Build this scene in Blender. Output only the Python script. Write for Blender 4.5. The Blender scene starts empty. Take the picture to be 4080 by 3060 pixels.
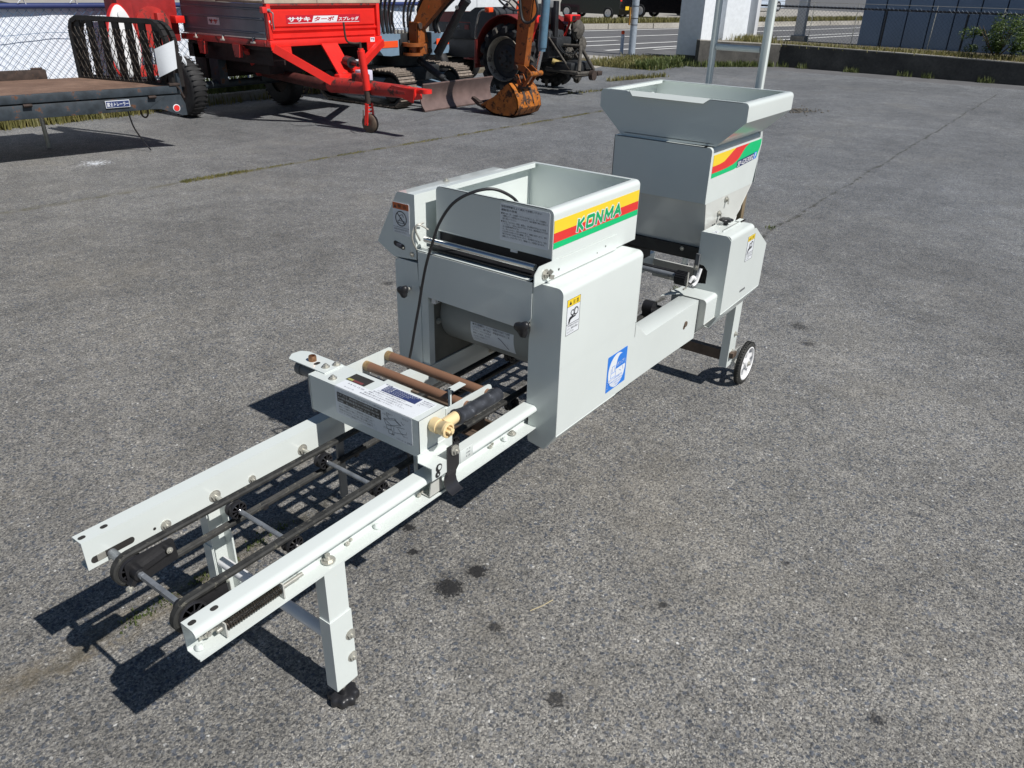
import bpy, bmesh, math, random
from mathutils import Vector, Matrix
R_ = math.radians
rnd = random.Random(7)
sc = bpy.context.scene
COL = sc.collection

# ------------------------------------------------------------------ camera
cam_d = bpy.data.cameras.new('camera'); cam = bpy.data.objects.new('camera', cam_d); COL.objects.link(cam)
cam.matrix_world = Matrix(((0.5966475, 0.3593283, -0.7175618, -0.4318318),
                           (-0.8021911, 0.2919934, -0.5207968, -0.9603591),
                           (0.0223863, 0.8863538, 0.4624671, 1.3526651), (0, 0, 0, 1)))
cam_d.sensor_fit = 'HORIZONTAL'; cam_d.sensor_width = 36.0
cam_d.lens = 36.0 * 3059.829 / 4080.0
cam_d.clip_start = 0.02; cam_d.clip_end = 2000
sc.camera = cam
# ------------------------------------------------------------------ sky, sun, exposure
SUN = Vector((0.012, -0.885, 1.0)).normalized()          # towards the sun
elev = math.asin(SUN.z); az = math.atan2(SUN.x, SUN.y)
world = bpy.data.worlds.new('World'); sc.world = world; world.use_nodes = True
wn = world.node_tree.nodes; wl = world.node_tree.links; wn.clear()
sky = wn.new('ShaderNodeTexSky'); sky.sky_type = 'NISHITA'; sky.sun_disc = False
sky.sun_elevation = elev; sky.sun_rotation = az
sky.air_density = 1.0; sky.dust_density = 0.2; sky.ozone_density = 3.0
bg = wn.new('ShaderNodeBackground'); bg.inputs['Strength'].default_value = 0.05
wo = wn.new('ShaderNodeOutputWorld')
wl.new(sky.outputs[0], bg.inputs[0]); wl.new(bg.outputs[0], wo.inputs[0])
sd = bpy.data.lights.new('sun', 'SUN'); sd.energy = 5.0; sd.angle = R_(0.5); sd.color = (1.0, 0.97, 0.93)
sun = bpy.data.objects.new('sun', sd); COL.objects.link(sun)
sun.rotation_euler = SUN.to_track_quat('Z', 'Y').to_euler(); sun.location = (0, 0, 10)
sc.view_settings.view_transform = 'Standard'; sc.view_settings.look = 'None'
sc.view_settings.exposure = -0.02; sc.view_settings.gamma = 1.0; sc.view_settings.use_curve_mapping = False

# ------------------------------------------------------------------ materials
def new_mat(name):
    m = bpy.data.materials.new(name); m.use_nodes = True
    return m, m.node_tree.nodes, m.node_tree.links, m.node_tree.nodes['Principled BSDF']
def ramp(n, stops):
    r = n.new('ShaderNodeValToRGB'); e = r.color_ramp.elements
    while len(e) < len(stops): e.new(0.5)
    for i, (p, c) in enumerate(stops):
        e[i].position = p; e[i].color = (c[0], c[1], c[2], 1) if isinstance(c, tuple) else (c, c, c, 1)
    return r
def mixc(n, l, fac, a, b, mode='MIX'):
    m = n.new('ShaderNodeMix'); m.data_type = 'RGBA'; m.blend_type = mode
    for s, v in ((m.inputs[0], fac), (m.inputs[6], a), (m.inputs[7], b)):
        if hasattr(v, 'links'): l.new(v, s)
        elif isinstance(v, tuple): s.default_value = (v[0], v[1], v[2], 1)
        else: s.default_value = v
    return m.outputs[2]
def noise(n, l, scale, detail=4, vec=None, rough=0.55, dist=0.0):
    t = n.new('ShaderNodeTexNoise'); t.inputs['Scale'].default_value = scale
    t.inputs['Detail'].default_value = detail; t.inputs['Roughness'].default_value = rough
    t.inputs['Distortion'].default_value = dist
    if vec is not None: l.new(vec, t.inputs['Vector'])
    return t
def M(name, col, rough=0.45, metal=0.0, var=0.06, vscale=14, wear=None, wear_amt=0.5, wscale=9, bump=0.0, bscale=200, coat=0.0, spec=0.5, rvar=0.06):
    """plain painted / plastic / metal surface with slight tonal variation, optional worn patches"""
    m, n, l, b = new_mat(name)
    tc = n.new('ShaderNodeTexCoord'); v = tc.outputs['Object']
    t = noise(n, l, vscale, 5, v)
    lo = tuple(max(0, c * (1 - var)) for c in col); hi = tuple(min(1, c * (1 + var)) for c in col)
    r = ramp(n, [(0.35, lo), (0.65, hi)]); l.new(t.outputs[0], r.inputs[0])
    out = r.outputs[0]
    b.inputs['Roughness'].default_value = rough
    if wear:
        t2 = noise(n, l, wscale, 9, v, 0.7)
        p = 0.72 - 0.34 * wear_amt
        r2 = ramp(n, [(p, 0.0), (p + 0.05, 1.0)]); l.new(t2.outputs[0], r2.inputs[0])
        t3 = noise(n, l, wscale * 6, 5, v)
        r3 = ramp(n, [(0.3, tuple(c * 0.55 for c in wear)), (0.7, tuple(min(1, c * 1.35) for c in wear))]); l.new(t3.outputs[0], r3.inputs[0])
        out = mixc(n, l, r2.outputs[0], out, r3.outputs[0])
        rr = ramp(n, [(0, rough), (1, 0.85)]); l.new(r2.outputs[0], rr.inputs[0]); l.new(rr.outputs[0], b.inputs['Roughness'])
    elif rvar:
        t4 = noise(n, l, vscale * 2.3, 6, v)
        rr = ramp(n, [(0.3, max(0.02, rough - rvar)), (0.7, min(1, rough + rvar))]); l.new(t4.outputs[0], rr.inputs[0]); l.new(rr.outputs[0], b.inputs['Roughness'])
    l.new(out, b.inputs['Base Color'])
    b.inputs['Metallic'].default_value = metal
    b.inputs['Coat Weight'].default_value = coat
    b.inputs['Specular IOR Level'].default_value = spec
    if bump:
        tb = noise(n, l, bscale, 4, v)
        bp = n.new('ShaderNodeBump'); bp.inputs['Strength'].default_value = bump; bp.inputs['Distance'].default_value = 0.001
        l.new(tb.outputs[0], bp.inputs['Height']); l.new(bp.outputs[0], b.inputs['Normal'])
    return m

WHITE = M('cream_white_paint', (0.665, 0.71, 0.685), 0.26, var=0.03, vscale=3, bump=0.05, bscale=350, wear=(0.50, 0.47, 0.39), wear_amt=0.05, wscale=22, coat=0.35)
WHITE2 = M('glossy_white_plastic', (0.80, 0.80, 0.80), 0.35, var=0.01)
BLACK = M('black_plastic', (0.018, 0.018, 0.02), 0.38, var=0.2)
BLACKM = M('black_satin_metal', (0.02, 0.02, 0.023), 0.32, var=0.2, coat=0.2)
RUBBER = M('worn_black_rubber', (0.028, 0.028, 0.026), 0.72, var=0.35, vscale=60, wear=(0.11, 0.105, 0.085), wear_amt=0.42, wscale=90)
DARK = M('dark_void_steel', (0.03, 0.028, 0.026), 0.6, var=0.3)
STEEL = M('zinc_plated_steel', (0.50, 0.49, 0.44), 0.38, metal=0.55, var=0.1, vscale=40)
SHAFT = M('bare_steel_shaft', (0.30, 0.32, 0.34), 0.5, metal=0.6, var=0.2, vscale=50, wear=(0.16, 0.13, 0.10), wear_amt=0.25, wscale=30)
CHROME = M('chrome_rod', (0.75, 0.75, 0.74), 0.12, metal=1.0, var=0.03)
SPRING = M('dark_oiled_spring', (0.10, 0.085, 0.07), 0.35, metal=0.8, var=0.3, vscale=60)
BROWN = M('brown_vinyl_pipe', (0.235, 0.125, 0.075), 0.42, var=0.05, vscale=20, bump=0.1, bscale=260)
BEIGE = M('cream_yellow_plastic', (0.80, 0.62, 0.34), 0.4, var=0.04)
BRASS = M('brass_fitting', (0.42, 0.22, 0.12), 0.4, metal=0.8, var=0.3, vscale=80)
GREYPVC = M('grey_pvc', (0.16, 0.165, 0.17), 0.4, var=0.1)
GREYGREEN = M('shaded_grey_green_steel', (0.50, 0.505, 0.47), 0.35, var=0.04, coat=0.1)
RUSTPLATE = M('brown_weathered_steel', (0.10, 0.07, 0.05), 0.6, var=0.25, vscale=20)
YEL = M('print_yellow', (0.86, 0.62, 0.03), 0.35, var=0.01); RED = M('print_red', (0.72, 0.035, 0.03), 0.35, var=0.01)
GRN = M('print_green', (0.0, 0.50, 0.17), 0.35, var=0.01); GRN2 = M('print_logo_green', (0.0, 0.36, 0.12), 0.35, var=0.01)
BLU = M('print_blue', (0.02, 0.19, 0.68), 0.35, var=0.01); ORNG = M('print_orange', (0.55, 0.12, 0.03), 0.35, var=0.01)
PAPER = M('sticker_white', (0.74, 0.77, 0.80), 0.3, var=0.015); INK = M('print_black', (0.015, 0.015, 0.02), 0.4, var=0.05)
INKG = M('print_grey', (0.10, 0.10, 0.13), 0.4, var=0.05)
INKB = M('print_navy', (0.03, 0.045, 0.14), 0.4, var=0.05)

# ------------------------------------------------------------------ mesh builder
def rc(pts, idx=None, r=0.01, seg=5):
    """round the listed corners of a closed 2-D polygon"""
    out = []; n = len(pts)
    for i, p in enumerate(pts):
        if idx is not None and i not in idx: out.append(p); continue
        a = Vector(pts[i - 1]) - Vector(p); b = Vector(pts[(i + 1) % n]) - Vector(p)
        ang = a.angle(b)
        if ang > 3.1: out.append(p); continue
        d = min(r / math.tan(ang / 2), a.length * .49, b.length * .49); rr = d * math.tan(ang / 2)
        bis = (a.normalized() + b.normalized()).normalized()
        c = Vector(p) + bis * (rr / math.sin(ang / 2))
        s = Vector(p) + a.normalized() * d - c; e = Vector(p) + b.normalized() * d - c
        tot = math.atan2(s.x * e.y - s.y * e.x, s.dot(e))
        for k in range(seg + 1):
            t = tot * k / seg; ca, sa = math.cos(t), math.sin(t)
            out.append((c.x + s.x * ca - s.y * sa, c.y + s.x * sa + s.y * ca))
    return out
def offset_line(pts, t):
    """closed outline of a bent sheet of thickness t following an open polyline (offset to its left)"""
    n = len(pts); off = []
    for i, p in enumerate(pts):
        p = Vector(p); ns = []
        if i > 0:
            d = (p - Vector(pts[i - 1])).normalized(); ns.append(Vector((-d.y, d.x)))
        if i < n - 1:
            d = (Vector(pts[i + 1]) - p).normalized(); ns.append(Vector((-d.y, d.x)))
        m = ns[0] if len(ns) == 1 else (ns[0] + ns[1]).normalized()
        k = 1.0 if len(ns) == 1 else 1 / max(0.35, m.dot(ns[0]))
        off.append(tuple(p + m * t * k))
    return list(pts) + off[::-1]
class MB:
    def __init__(s, org=(0, 0, 0)): s.bm = bmesh.new(); s.org = Vector(org); s.cuts = []
    def cut(s): s.cuts.append(len(s.bm.verts)); return s
    def _p(s, axis, a, b, h):
        return {'x': (h, a, b), 'y': (a, h, b), 'z': (a, b, h)}[axis]
    def box(s, x0, x1, y0, y1, z0, z1, bev=0.0, seg=2):
        r = bmesh.ops.create_cube(s.bm, size=1.0)
        for v in r['verts']:
            v.co = Vector((x0 + (v.co.x + .5) * (x1 - x0), y0 + (v.co.y + .5) * (y1 - y0), z0 + (v.co.z + .5) * (z1 - z0)))
        if bev:
            ed = list({e for v in r['verts'] for e in v.link_edges})
            bmesh.ops.bevel(s.bm, geom=ed, offset=bev, segments=seg, profile=0.5, affect='EDGES')
        return s
    def obox(s, c, ax, ay, az, hx, hy, hz):
        """oriented box: centre, three unit axes, half sizes"""
        c = Vector(c); ax, ay, az = Vector(ax), Vector(ay), Vector(az)
        vs = [s.bm.verts.new(c + ax * hx * i + ay * hy * j + az * hz * k) for i in (-1, 1) for j in (-1, 1) for k in (-1, 1)]
        for f in ((0, 1, 3, 2), (4, 6, 7, 5), (0, 4, 5, 1), (2, 3, 7, 6), (0, 2, 6, 4), (1, 5, 7, 3)):
            s.bm.faces.new([vs[i] for i in f])
        return s
    def bar(s, p0, p1, w, h, up=(0, 0, 1)):
        """rectangular bar from p0 to p1"""
        p0, p1 = Vector(p0), Vector(p1); d = (p1 - p0); L = d.length; d.normalize()
        u = Vector(up); sd_ = d.cross(u)
        if sd_.length < 1e-4: sd_ = d.cross(Vector((1, 0, 0)))
        sd_.normalize(); u2 = sd_.cross(d)
        return s.obox((p0 + p1) / 2, d, sd_, u2, L / 2, w / 2, h / 2)
    def prism(s, poly, axis, a, b):
        n = len(poly)
        A = [s.bm.verts.new(s._p(axis, p[0], p[1], a)) for p in poly]
        B = [s.bm.verts.new(s._p(axis, p[0], p[1], b)) for p in poly]
        fs = [s.bm.faces.new(A), s.bm.faces.new(B[::-1])]
        for i in range(n):
            fs.append(s.bm.faces.new((A[i], B[i], B[(i + 1) % n], A[(i + 1) % n])))
        return s
    def sheet(s, pts, t, axis, a, b): return s.prism(offset_line(pts, t), axis, a, b)
    def plate(s, pts3, t):
        """flat polygon plate in space given thickness along its normal"""
        P = [Vector(p) for p in pts3]
        nrm = Vector((0, 0, 0))
        for i in range(len(P)): nrm += P[i].cross(P[(i + 1) % len(P)])
        nrm.normalize()
        A = [s.bm.verts.new(p) for p in P]; B = [s.bm.verts.new(p - nrm * t) for p in P]
        s.bm.faces.new(A); s.bm.faces.new(B[::-1])
        for i in range(len(P)): s.bm.faces.new((A[i], B[i], B[(i + 1) % len(P)], A[(i + 1) % len(P)]))
        return s
    def face(s, pts): s.bm.faces.new([s.bm.verts.new(p) for p in pts]); return s
    def loft(s, rings, closed=True, cap=True):
        vs = [[s.bm.verts.new(p) for p in r] for r in rings]
        m = len(vs[0])
        for i in range(len(vs) - 1):
            for j in range(m if closed else m - 1):
                k = (j + 1) % m
                s.bm.faces.new((vs[i][j], vs[i][k], vs[i + 1][k], vs[i + 1][j]))
        if cap and closed: s.bm.faces.new(vs[0][::-1]); s.bm.faces.new(vs[-1])
        return s
    def cyl(s, p0, p1, r, n=16, r2=None, cap=True):
        p0, p1 = Vector(p0), Vector(p1); d = (p1 - p0).normalized()
        u = d.orthogonal().normalized(); w = d.cross(u); r2 = r if r2 is None else r2
        ring = lambda c, q: [c + (u * math.cos(2 * math.pi * k / n) + w * math.sin(2 * math.pi * k / n)) * q for k in range(n)]
        return s.loft([ring(p0, r), ring(p1, r2)], True, cap)
    def tube(s, path, r, n=8, cap=True):
        P = [Vector(p) for p in path]; rings = []; u = None
        for i, p in enumerate(P):
            d = (P[min(i + 1, len(P) - 1)] - P[max(i - 1, 0)]).normalized()
            if u is None: u = d.orthogonal().normalized()
            u = (u - d * u.dot(d)).normalized(); w = d.cross(u)
            rr = r[i] if isinstance(r, (list, tuple)) else r
            rings.append([p + (u * math.cos(2 * math.pi * k / n) + w * math.sin(2 * math.pi * k / n)) * rr for k in range(n)])
        return s.loft(rings, True, cap)
    def sweep(s, path, sect, up, closed=True):
        """sweep a 2-D section (side, up) along a path lying in the plane whose normal is `up`-side"""
        P = [Vector(p) for p in path]; n = len(P); S = Vector(up); rings = []
        for i, p in enumerate(P):
            d = (P[(i + 1) % n] - P[i - 1]).normalized() if closed else (P[min(i + 1, n - 1)] - P[max(i - 1, 0)]).normalized()
            o = d.cross(S).normalized()
            rings.append([p + S * a + o * b for a, b in sect])
        if closed: rings.append(rings[0])
        return s.loft(rings, True, not closed)
    def lathe(s, c, axis, prof, n=24):
        c = Vector(c); d = Vector(axis).normalized(); u = d.orthogonal().normalized(); w = d.cross(u)
        rings = []
        for r, h in prof:
            rings.append([c + d * h + (u * math.cos(2 * math.pi * k / n) + w * math.sin(2 * math.pi * k / n)) * max(r, 1e-5) for k in range(n)])
        return s.loft(rings, True, True)
    def sphere(s, c, r, n=10):
        return s.lathe(c, (0, 0, 1), [(r * math.sin(math.pi * i / n), -r * math.cos(math.pi * i / n)) for i in range(n + 1)], n * 2)
    def bolt(s, c, d, r=0.006, h=0.005, washer=True):
        c = Vector(c); d = Vector(d).normalized(); s.cut()
        if washer: s.cyl(c, c + d * h * .35, r * 1.45, 14)
        s.cyl(c, c + d * h, r, 6); s.cyl(c, c + d * (h * 1.5), r * .5, 10)
        return s
    def build(s, name, mat, parent=None, label=None, angle=38):
        if len(s.cuts) > 1 or (s.cuts and s.cuts[0] > 0 and name == 'bolt'):
            vs = list(s.bm.verts); st = sorted(set(s.cuts)); st[0] = 0; last = None
            for i, a in enumerate(st):
                e = st[i + 1] if i + 1 < len(st) else len(vs)
                if e - a < 3: continue
                q = MB(s.org); mp = {v: q.bm.verts.new(v.co) for v in vs[a:e]}; fs = set()
                for v in vs[a:e]:
                    for f in v.link_faces: fs.add(f)
                for f in fs: q.bm.faces.new([mp[v] for v in f.verts])
                last = q.build(name, mat, parent, label, angle)
            s.bm.free(); return last
        me = bpy.data.meshes.new(name)
        bmesh.ops.recalc_face_normals(s.bm, faces=s.bm.faces)
        if s.org.length: bmesh.ops.translate(s.bm, verts=s.bm.verts, vec=-s.org)
        s.bm.to_mesh(me); s.bm.free()
        me.shade_smooth(); me.set_sharp_from_angle(angle=R_(angle))
        o = bpy.data.objects.new(name, me); COL.objects.link(o)
        for m_ in (mat if isinstance(mat, (list, tuple)) else [mat]): me.materials.append(m_)
        if parent is not None: o.parent = parent
        if label: o['label'] = label
        return o
def tag(o, label=None, cat=None, group=None, kind=None):
    if label: o['label'] = label
    if cat: o['category'] = cat
    if group: o['group'] = group
    if kind: o['kind'] = kind
    return o
def thing(name, label, cat, loc=(0, 0, 0), rz=0.0, group=None):
    o = bpy.data.objects.new(name, None); COL.objects.link(o); o.empty_display_size = 0.1
    o.location = loc; o.rotation_euler = (0, 0, rz)
    return tag(o, label, cat, group)
def copy_tree(o, parent=None):
    c = o.copy(); COL.objects.link(c); c.parent = parent
    for ch in list(o.children): copy_tree(ch, c)
    return c
def fit_text(body, origin, u, v, w, h, mat, name='lettering', parent=None, org=(0, 0, 0), shear=0.0, bold=0.0, lift=0.0004, ext=0.0, lines=1, align='LEFT', keep=False, res=2):
    """text as a flat print filling the rectangle origin + u*w, v*h"""
    cu = bpy.data.curves.new(name, 'FONT'); cu.body = body; cu.size = 1.0; cu.shear = shear; cu.offset = bold
    cu.extrude = ext; cu.resolution_u = res; cu.space_line = 1.15; cu.align_x = align
    to = bpy.data.objects.new(name, cu); COL.objects.link(to)
    dg = bpy.context.evaluated_depsgraph_get(); me = bpy.data.meshes.new_from_object(to.evaluated_get(dg))
    bpy.data.objects.remove(to); bpy.data.curves.remove(cu)
    if not len(me.vertices): return None
    xs = [q.co.x for q in me.vertices]; ys = [q.co.y for q in me.vertices]
    x0, x1, y0, y1 = min(xs), max(xs), min(ys), max(ys)
    o_ = Vector(origin) - Vector(org); u = Vector(u).normalized(); v = Vector(v).normalized(); nrm = u.cross(v)
    sx = w / max(x1 - x0, 1e-6); sy = h / max(y1 - y0, 1e-6)
    if keep: sx = sy = min(sx, sy)
    for q in me.vertices:
        q.co = o_ + u * ((q.co.x - x0) * sx) + v * ((q.co.y - y0) * sy) + nrm * (lift + q.co.z)
    me.name = name
    o = bpy.data.objects.new(name, me); COL.objects.link(o); me.materials.append(mat)
    if parent is not None: o.parent = parent
    return o
# ------------------------------------------------------------------ ground
def asphalt():
    m, n, l, b = new_mat('weathered_asphalt')
    tc = n.new('ShaderNodeTexCoord'); v = tc.outputs['Object']
    def math_(op, a, c=None, clamp=False):
        q = n.new('ShaderNodeMath'); q.operation = op; q.use_clamp = clamp
        for s, x in ((q.inputs[0], a), (q.inputs[1], c)):
            if x is None: continue
            if hasattr(x, 'links'): l.new(x, s)
            else: s.default_value = x
        return q.outputs[0]
    warp = noise(n, l, 160, 2, v)
    vv = n.new('ShaderNodeMixRGB'); vv.blend_type = 'LINEAR_LIGHT'; vv.inputs[0].default_value = 0.004
    l.new(v, vv.inputs[1]); l.new(warp.outputs['Color'], vv.inputs[2]); wv = vv.outputs[0]
    def vor(scale, feat='F1'):
        t = n.new('ShaderNodeTexVoronoi'); t.feature = feat; t.inputs['Scale'].default_value = scale; l.new(wv, t.inputs['Vector']); return t
    v1 = vor(140); v2 = vor(280); v3 = vor(88)
    sep = n.new('ShaderNodeSeparateColor'); l.new(v1.outputs['Color'], sep.inputs[0])
    stone = ramp(n, [(0.0, (0.052, 0.056, 0.064)), (0.3, (0.085, 0.086, 0.09)), (0.62, (0.135, 0.13, 0.122)), (0.9, (0.18, 0.172, 0.155)), (0.985, (0.21, 0.2, 0.18)), (0.993, (0.40, 0.39, 0.37))])
    l.new(sep.outputs[0], stone.inputs[0])
    sep2 = n.new('ShaderNodeSeparateColor'); l.new(v2.outputs['Color'], sep2.inputs[0])
    fine = ramp(n, [(0.0, (0.075, 0.073, 0.07)), (0.4, (0.14, 0.132, 0.12)), (0.8, (0.195, 0.182, 0.16)), (1.0, (0.27, 0.255, 0.23))])
    l.new(sep2.outputs[1], fine.inputs[0])
    pick = ramp(n, [(0.40, 0.0), (0.50, 1.0)])
    l.new(sep.outputs[1], pick.inputs[0])
    edge = ramp(n, [(0.42, 1.0), (0.62, 0.0)]); l.new(v1.outputs['Distance'], edge.inputs[0])
    fac = math_('MULTIPLY', pick.outputs[0], edge.outputs[0])
    col = mixc(n, l, fac, fine.outputs[0], stone.outputs[0])
    # bigger dark stones near by
    sep3 = n.new('ShaderNodeSeparateColor'); l.new(v3.outputs['Color'], sep3.inputs[0])
    p3 = ramp(n, [(0.86, 0.0), (0.88, 1.0)]); l.new(sep3.outputs[2], p3.inputs[0])
    e3 = ramp(n, [(0.38, 1.0), (0.5, 0.0)]); l.new(v3.outputs['Distance'], e3.inputs[0])
    c3 = ramp(n, [(0.0, (0.055, 0.062, 0.075)), (0.8, (0.10, 0.105, 0.115)), (1.0, (0.28, 0.26, 0.23))]); l.new(sep3.outputs[0], c3.inputs[0])
    col = mixc(n, l, math_('MULTIPLY', p3.outputs[0], e3.outputs[0]), col, c3.outputs[0])
    # broad tone: dust, wear, drier and oilier patches
    n1 = noise(n, l, 0.55, 6, v, 0.62); n2 = noise(n, l, 3.2, 6, v, 0.65); n3 = noise(n, l, 22, 4, v)
    r1 = ramp(n, [(0.3, 1.22), (0.5, 1.62), (0.72, 2.05)]); l.new(n1.outputs[0], r1.inputs[0])
    r2 = ramp(n, [(0.3, 0.80), (0.7, 1.15)]); l.new(n2.outputs[0], r2.inputs[0])
    r3 = ramp(n, [(0.3, 0.90), (0.7, 1.10)]); l.new(n3.outputs[0], r3.inputs[0])
    for r in (r1, r2, r3): col = mixc(n, l, 1.0, col, r.outputs[0], 'MULTIPLY')
    dn = noise(n, l, 1.1, 7, v, 0.7); dm = ramp(n, [(0.52, 0.0), (0.72, 0.38)]); l.new(dn.outputs[0], dm.inputs[0])
    col = mixc(n, l, dm.outputs[0], col, (0.27, 0.235, 0.18))
    cn_ = noise(n, l, 150, 3, wv, 0.6, 0.6); cr = ramp(n, [(0.425, 1.0), (0.462, 0.0)]); l.new(cn_.outputs[0], cr.inputs[0])
    col = mixc(n, l, math_('MULTIPLY', cr.outputs[0], 0.66), col, (0.040, 0.041, 0.043))
    cr2 = ramp(n, [(0.60, 0.0), (0.70, 0.30)]); l.new(cn_.outputs[0], cr2.inputs[0])
    col = mixc(n, l, cr2.outputs[0], col, (0.36, 0.35, 0.32))
    # surface colour darker and bluer further out
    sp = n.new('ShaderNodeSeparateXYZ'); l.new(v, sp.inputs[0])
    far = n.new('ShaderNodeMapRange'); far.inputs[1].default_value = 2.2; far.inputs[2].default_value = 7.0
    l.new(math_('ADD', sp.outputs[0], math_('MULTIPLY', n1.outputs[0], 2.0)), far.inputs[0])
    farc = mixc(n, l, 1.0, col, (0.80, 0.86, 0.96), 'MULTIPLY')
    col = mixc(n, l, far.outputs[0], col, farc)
    # paving seams
    sn = noise(n, l, 9, 6, v, 0.7); sn2 = noise(n, l, 1.7, 3, v); sj = math_('ADD', math_('MULTIPLY', math_('SUBTRACT', sn.outputs[0], 0.5), 0.10), math_('MULTIPLY', math_('SUBTRACT', sn2.outputs[0], 0.5), 0.12)); sbr = ramp(n, [(0.42, 0.1), (0.56, 1.0)]); l.new(sn.outputs[0], sbr.inputs[0])
    def seam(y0, slope, width, xa, xb, colr, amt):
        nonlocal col
        yy = math_('ADD', math_('SUBTRACT', sp.outputs[1], y0), math_('ADD', math_('MULTIPLY', sp.outputs[0], -slope), sj))
        d = math_('ABSOLUTE', yy)
        mr = n.new('ShaderNodeMapRange'); mr.inputs[1].default_value = width; mr.inputs[2].default_value = width * .4; l.new(d, mr.inputs[0])
        g1 = n.new('ShaderNodeMapRange'); g1.inputs[1].default_value = xa - .3; g1.inputs[2].default_value = xa; l.new(sp.outputs[0], g1.inputs[0])
        g2 = n.new('ShaderNodeMapRange'); g2.inputs[1].default_value = xb + .3; g2.inputs[2].default_value = xb; l.new(sp.outputs[0], g2.inputs[0])
        f = math_('MULTIPLY', math_('MULTIPLY', math_('MULTIPLY', mr.outputs[0], amt), sbr.outputs[0]), math_('MULTIPLY', g1.outputs[0], g2.outputs[0]))
        col = mixc(n, l, f, col, colr)
    seam(0.545, 0.0, 0.07, -3, 0.5, (0.21, 0.165, 0.10), 0.5)
    seam(0.545, -0.002, 0.016, 0.1, 14, (0.05, 0.047, 0.036), 0.8)
    seam(4.55, -0.069, 0.045, 1.5, 12, (0.13, 0.12, 0.08), 0.7)
    seam(3.3, 0.30, 0.012, 6, 11, (0.05, 0.047, 0.04), 0.7)
    # oil drips
    on = noise(n, l, 75, 5, v, 0.75)
    for (x, y, r) in ((0.678, 0.025, .036), (0.768, 0.008, .026), (0.641, -0.148, .017), (0.559, -0.378, .021), (0.929, -0.939, .016), (0.79, 0.27, .02), (0.955, -0.43, .012), (2.943, -.109, .035), (2.776, -.208, .025), (9.98, 2.2, .16), (8.9, 4.1, .12), (0.72, .19, .014), (2.15, 1.7, .03), (1.3, -.62, .012)):
        dd = n.new('ShaderNodeVectorMath'); dd.operation = 'DISTANCE'; l.new(v, dd.inputs[0]); dd.inputs[1].default_value = (x, y, 0)
        w = math_('ADD', dd.outputs['Value'], math_('MULTIPLY', math_('SUBTRACT', on.outputs[0], 0.5), r * 2.8))
        mr = n.new('ShaderNodeMapRange'); mr.inputs[1].default_value = r; mr.inputs[2].default_value = r * .72; l.new(w, mr.inputs[0])
        col = mixc(n, l, math_('MULTIPLY', mr.outputs[0], (0.93 if y > -.1 else 0.72) if x < 2 and y > -.6 else 0.5), col, (0.012, 0.012, 0.013))
        mh = n.new('ShaderNodeMapRange'); mh.inputs[1].default_value = r * 1.9; mh.inputs[2].default_value = r * .8; l.new(w, mh.inputs[0])
        col = mixc(n, l, math_('MULTIPLY', mh.outputs[0], 0.30), col, (0.03, 0.028, 0.027))
    # white spill by the flatbed
    for (x, y, r) in ((2.63, 5.44, .16),):
        dd = n.new('ShaderNodeVectorMath'); dd.operation = 'DISTANCE'; l.new(v, dd.inputs[0]); dd.inputs[1].default_value = (x, y, 0)
        mr = n.new('ShaderNodeMapRange'); mr.inputs[1].default_value = r * 1.8; mr.inputs[2].default_value = 0.0; l.new(dd.outputs['Value'], mr.inputs[0])
        rr = ramp(n, [(0.60, 0.0), (0.66, 1.0)]); l.new(math_('ADD', math_('MULTIPLY', noise(n, l, 45, 3, v).outputs[0], 0.75), math_('MULTIPLY', mr.outputs[0], .32)), rr.inputs[0])
        col = mixc(n, l, math_('MULTIPLY', rr.outputs[0], mr.outputs[0]), col, (0.7, 0.72, 0.75))
    col = mixc(n, l, 1.0, col, (0.955, 0.97, 0.98), 'MULTIPLY')
    for s_, a_ in ((42, .10), (17, .09), (6, .08)):
        g_ = noise(n, l, s_, 3, v, .6); gr = ramp(n, [(0.34, 1 - a_), (0.66, 1 + a_)]); l.new(g_.outputs[0], gr.inputs[0]); col = mixc(n, l, 1.0, col, gr.outputs[0], 'MULTIPLY')
    l.new(col, b.inputs['Base Color']); b.inputs['Roughness'].default_value = 0.82; b.inputs['Specular IOR Level'].default_value = 0.35
    h = mixc(n, l, 0.5, v1.outputs['Distance'], v2.outputs['Distance'])
    bp = n.new('ShaderNodeBump'); bp.inputs['Strength'].default_value = 0.9; bp.inputs['Distance'].default_value = 0.0032; bp.invert = True
    l.new(h, bp.inputs['Height'])
    bp2 = n.new('ShaderNodeBump'); bp2.inputs['Strength'].default_value = 0.7; bp2.inputs['Distance'].default_value = 0.003
    l.new(noise(n, l, 130, 5, v, 0.7).outputs[0], bp2.inputs['Height']); l.new(bp.outputs[0], bp2.inputs['Normal'])
    l.new(bp2.outputs[0], b.inputs['Normal'])
    return m
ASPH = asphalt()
mb = MB(); mb.face([(-60, -60, 0), (15.2, -60, 0), (15.2, 90, 0), (-60, 90, 0)]); tag(mb.build('parking_lot_ground', ASPH), 'grey weathered asphalt yard with seams and oil drips', kind='structure')
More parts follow.
